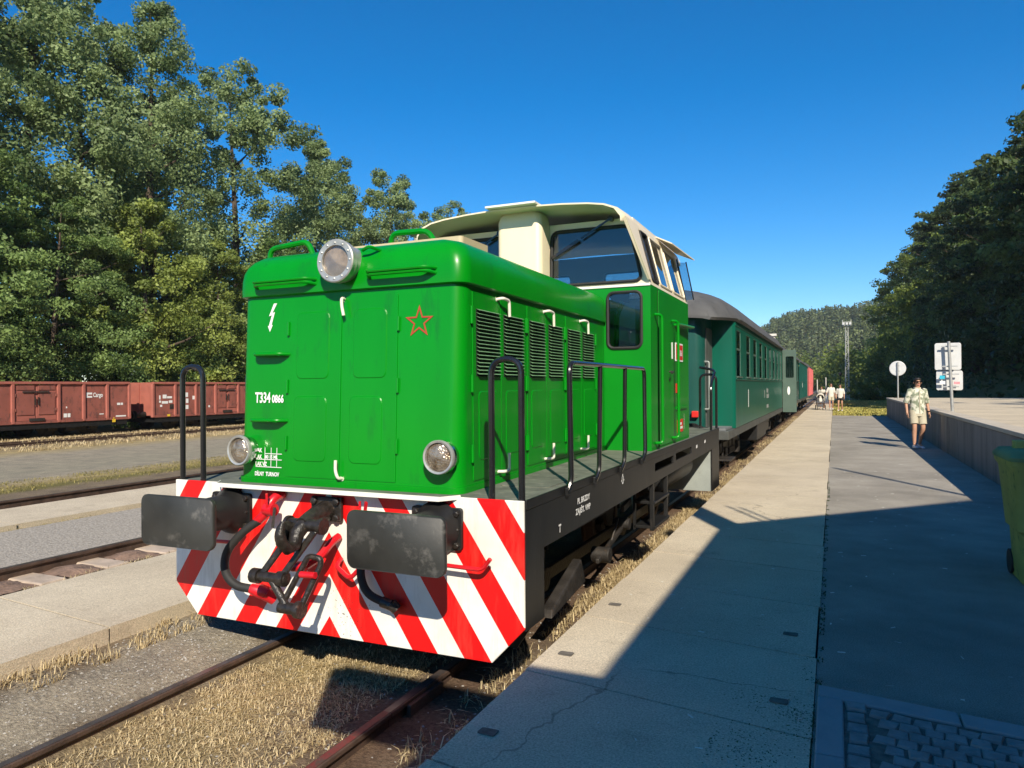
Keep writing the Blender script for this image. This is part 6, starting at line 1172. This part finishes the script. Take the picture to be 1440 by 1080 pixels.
A = np.concatenate([scatter(rng, 16000, -25.9, -23.9, 4, 40, .25, 420), scatter(rng, 9000, -22.9, -20.2, 4, 40, .25, 260)]); grass('tall_dry_grass', 'tall dry grass along the far track in front of the freight wagons', A, .04, .16, 'grass_dry', 9, w_=.010, flop=1.3)
A = scatter(rng, 24000, 3.2, 9.2, 35.9, 72, .3, 900); grass('lawn', 'sunlit yellow-green grass patch beyond the asphalt', A, .03, .11, 'grass_bright', 10, w_=.03, flop=2.0)
A = np.concatenate([scatter(rng, 700, 3.07, 3.16, -4, 4, .015, 60), scatter(rng, 3800, 2.72, 3.13, -1.7, -.15, .075, 26), scatter(rng, 900, 3.1, 3.16, 0, 9, .02, 70)]); grass('joint_weeds', 'low dark moss and weeds along the seam between slabs and asphalt', A, .004, .014, 'leaf_dark', 12, w_=.004, flop=1.8, zf=PZ-.002)
for i, (x, y, s, rz) in enumerate([(5.6, 71, .5, 0), (7.0, 70.5, .55, 1), (8.6, 71.5, .48, 2)]):
    plant_tree(SB, 'shrub', ('yellow-green shrub at the foot of the lattice mast', 'yellow-green shrub, middle of the three right of the mast', 'yellow-green shrub farthest right of the lattice mast')[i], x, y, s*1.35, rz, 'shrubs by the mast', cat='shrub')
# ---- loose stones and scraps on the ground
rng = np.random.default_rng(15); n = 5200
xy = np.concatenate([np.stack([rng.uniform(-1.62, -.82, 2400), rng.uniform(-3.5, 3, 2400)], axis=1), np.stack([rng.uniform(-.65, .65, 700), rng.uniform(-3.5, .3, 700)], axis=1), np.stack([rng.uniform(.85, 1.6, 900), rng.uniform(-3, 6, 900)], axis=1), np.stack([rng.uniform(-6.1, -5.6, 1200), rng.uniform(-2, 8, 1200)], axis=1)])
V = []; oct_ = np.array([(1, 0, 0), (0, 1, 0), (-1, 0, 0), (0, -1, 0), (0, 0, 1), (0, 0, -.6)]); fc = [(0, 1, 4), (1, 2, 4), (2, 3, 4), (3, 0, 4)]
for x, y in xy:
    s = rng.uniform(.004, .014)*np.array([1, rng.uniform(.6, 1), rng.uniform(.4, .8)]); p = oct_*s*(1+rng.normal(0, .15, (6, 3))); a = rng.uniform(0, 6.28); c_, s_ = math.cos(a), math.sin(a); p = p @ np.array([[c_, s_, 0], [-s_, c_, 0], [0, 0, 1]])+np.array([x, y, ground_z(x, y)+s[2]*.2])
    V += [p[list(f)] for f in fc]
me = quads_mesh('pebbles', np.array(V), 'stone_pebble', np.zeros(len(V)), 3); o = bpy.data.objects.new('pebbles', me); COL.objects.link(o); tag(o, 'scattered small grey stones beside and between the rails', 'gravel', None, 'stuff')
V = []
for i in range(170):
    x, y = (rng.uniform(3.2, 5.4), rng.uniform(-.2, 12)) if i < 130 else (rng.uniform(1.7, 3.1), rng.uniform(-2, 6)); a = rng.uniform(0, 6.28); l = rng.uniform(.006, .022); w2 = rng.uniform(.002, .006); d = np.array([math.cos(a), math.sin(a), 0]); e = np.array([-d[1], d[0], 0]); c = np.array([x, y, PZ-.004+(.006 if i >= 130 else 0)]); V.append(np.stack([c-d*l-e*w2, c+d*l-e*w2, c+d*l+e*w2+[0, 0, .003], c-d*l+e*w2+[0, 0, .002]]))
me = quads_mesh('scraps', np.array(V), 'litter_white', np.zeros(len(V)), 4); o = bpy.data.objects.new('scraps', me); COL.objects.link(o); tag(o, 'pale straws and scraps lying on the asphalt', 'litter', None, 'stuff')
# ---- the air of the valley: far things fade a little
hz = MB().box(-190, 190, -82, 660, -2.0, 76).build('haze', 'earth', smooth=0); hz.data.materials.clear()
hm = bpy.data.materials.new('valley_air'); hm.use_nodes = True; hn = hm.node_tree; hn.nodes.clear(); ho = hn.nodes.new('ShaderNodeOutputMaterial'); hv = hn.nodes.new('ShaderNodeVolumePrincipled')
hv.inputs['Color'].default_value = (.86, .92, 1, 1); hv.inputs['Density'].default_value = .00024; hv.inputs['Anisotropy'].default_value = .1; hn.links.new(hv.outputs[0], ho.inputs['Volume']); hz.data.materials.append(hm)
tag(hz, 'thin pale haze filling the valley air', 'haze', None, 'stuff')
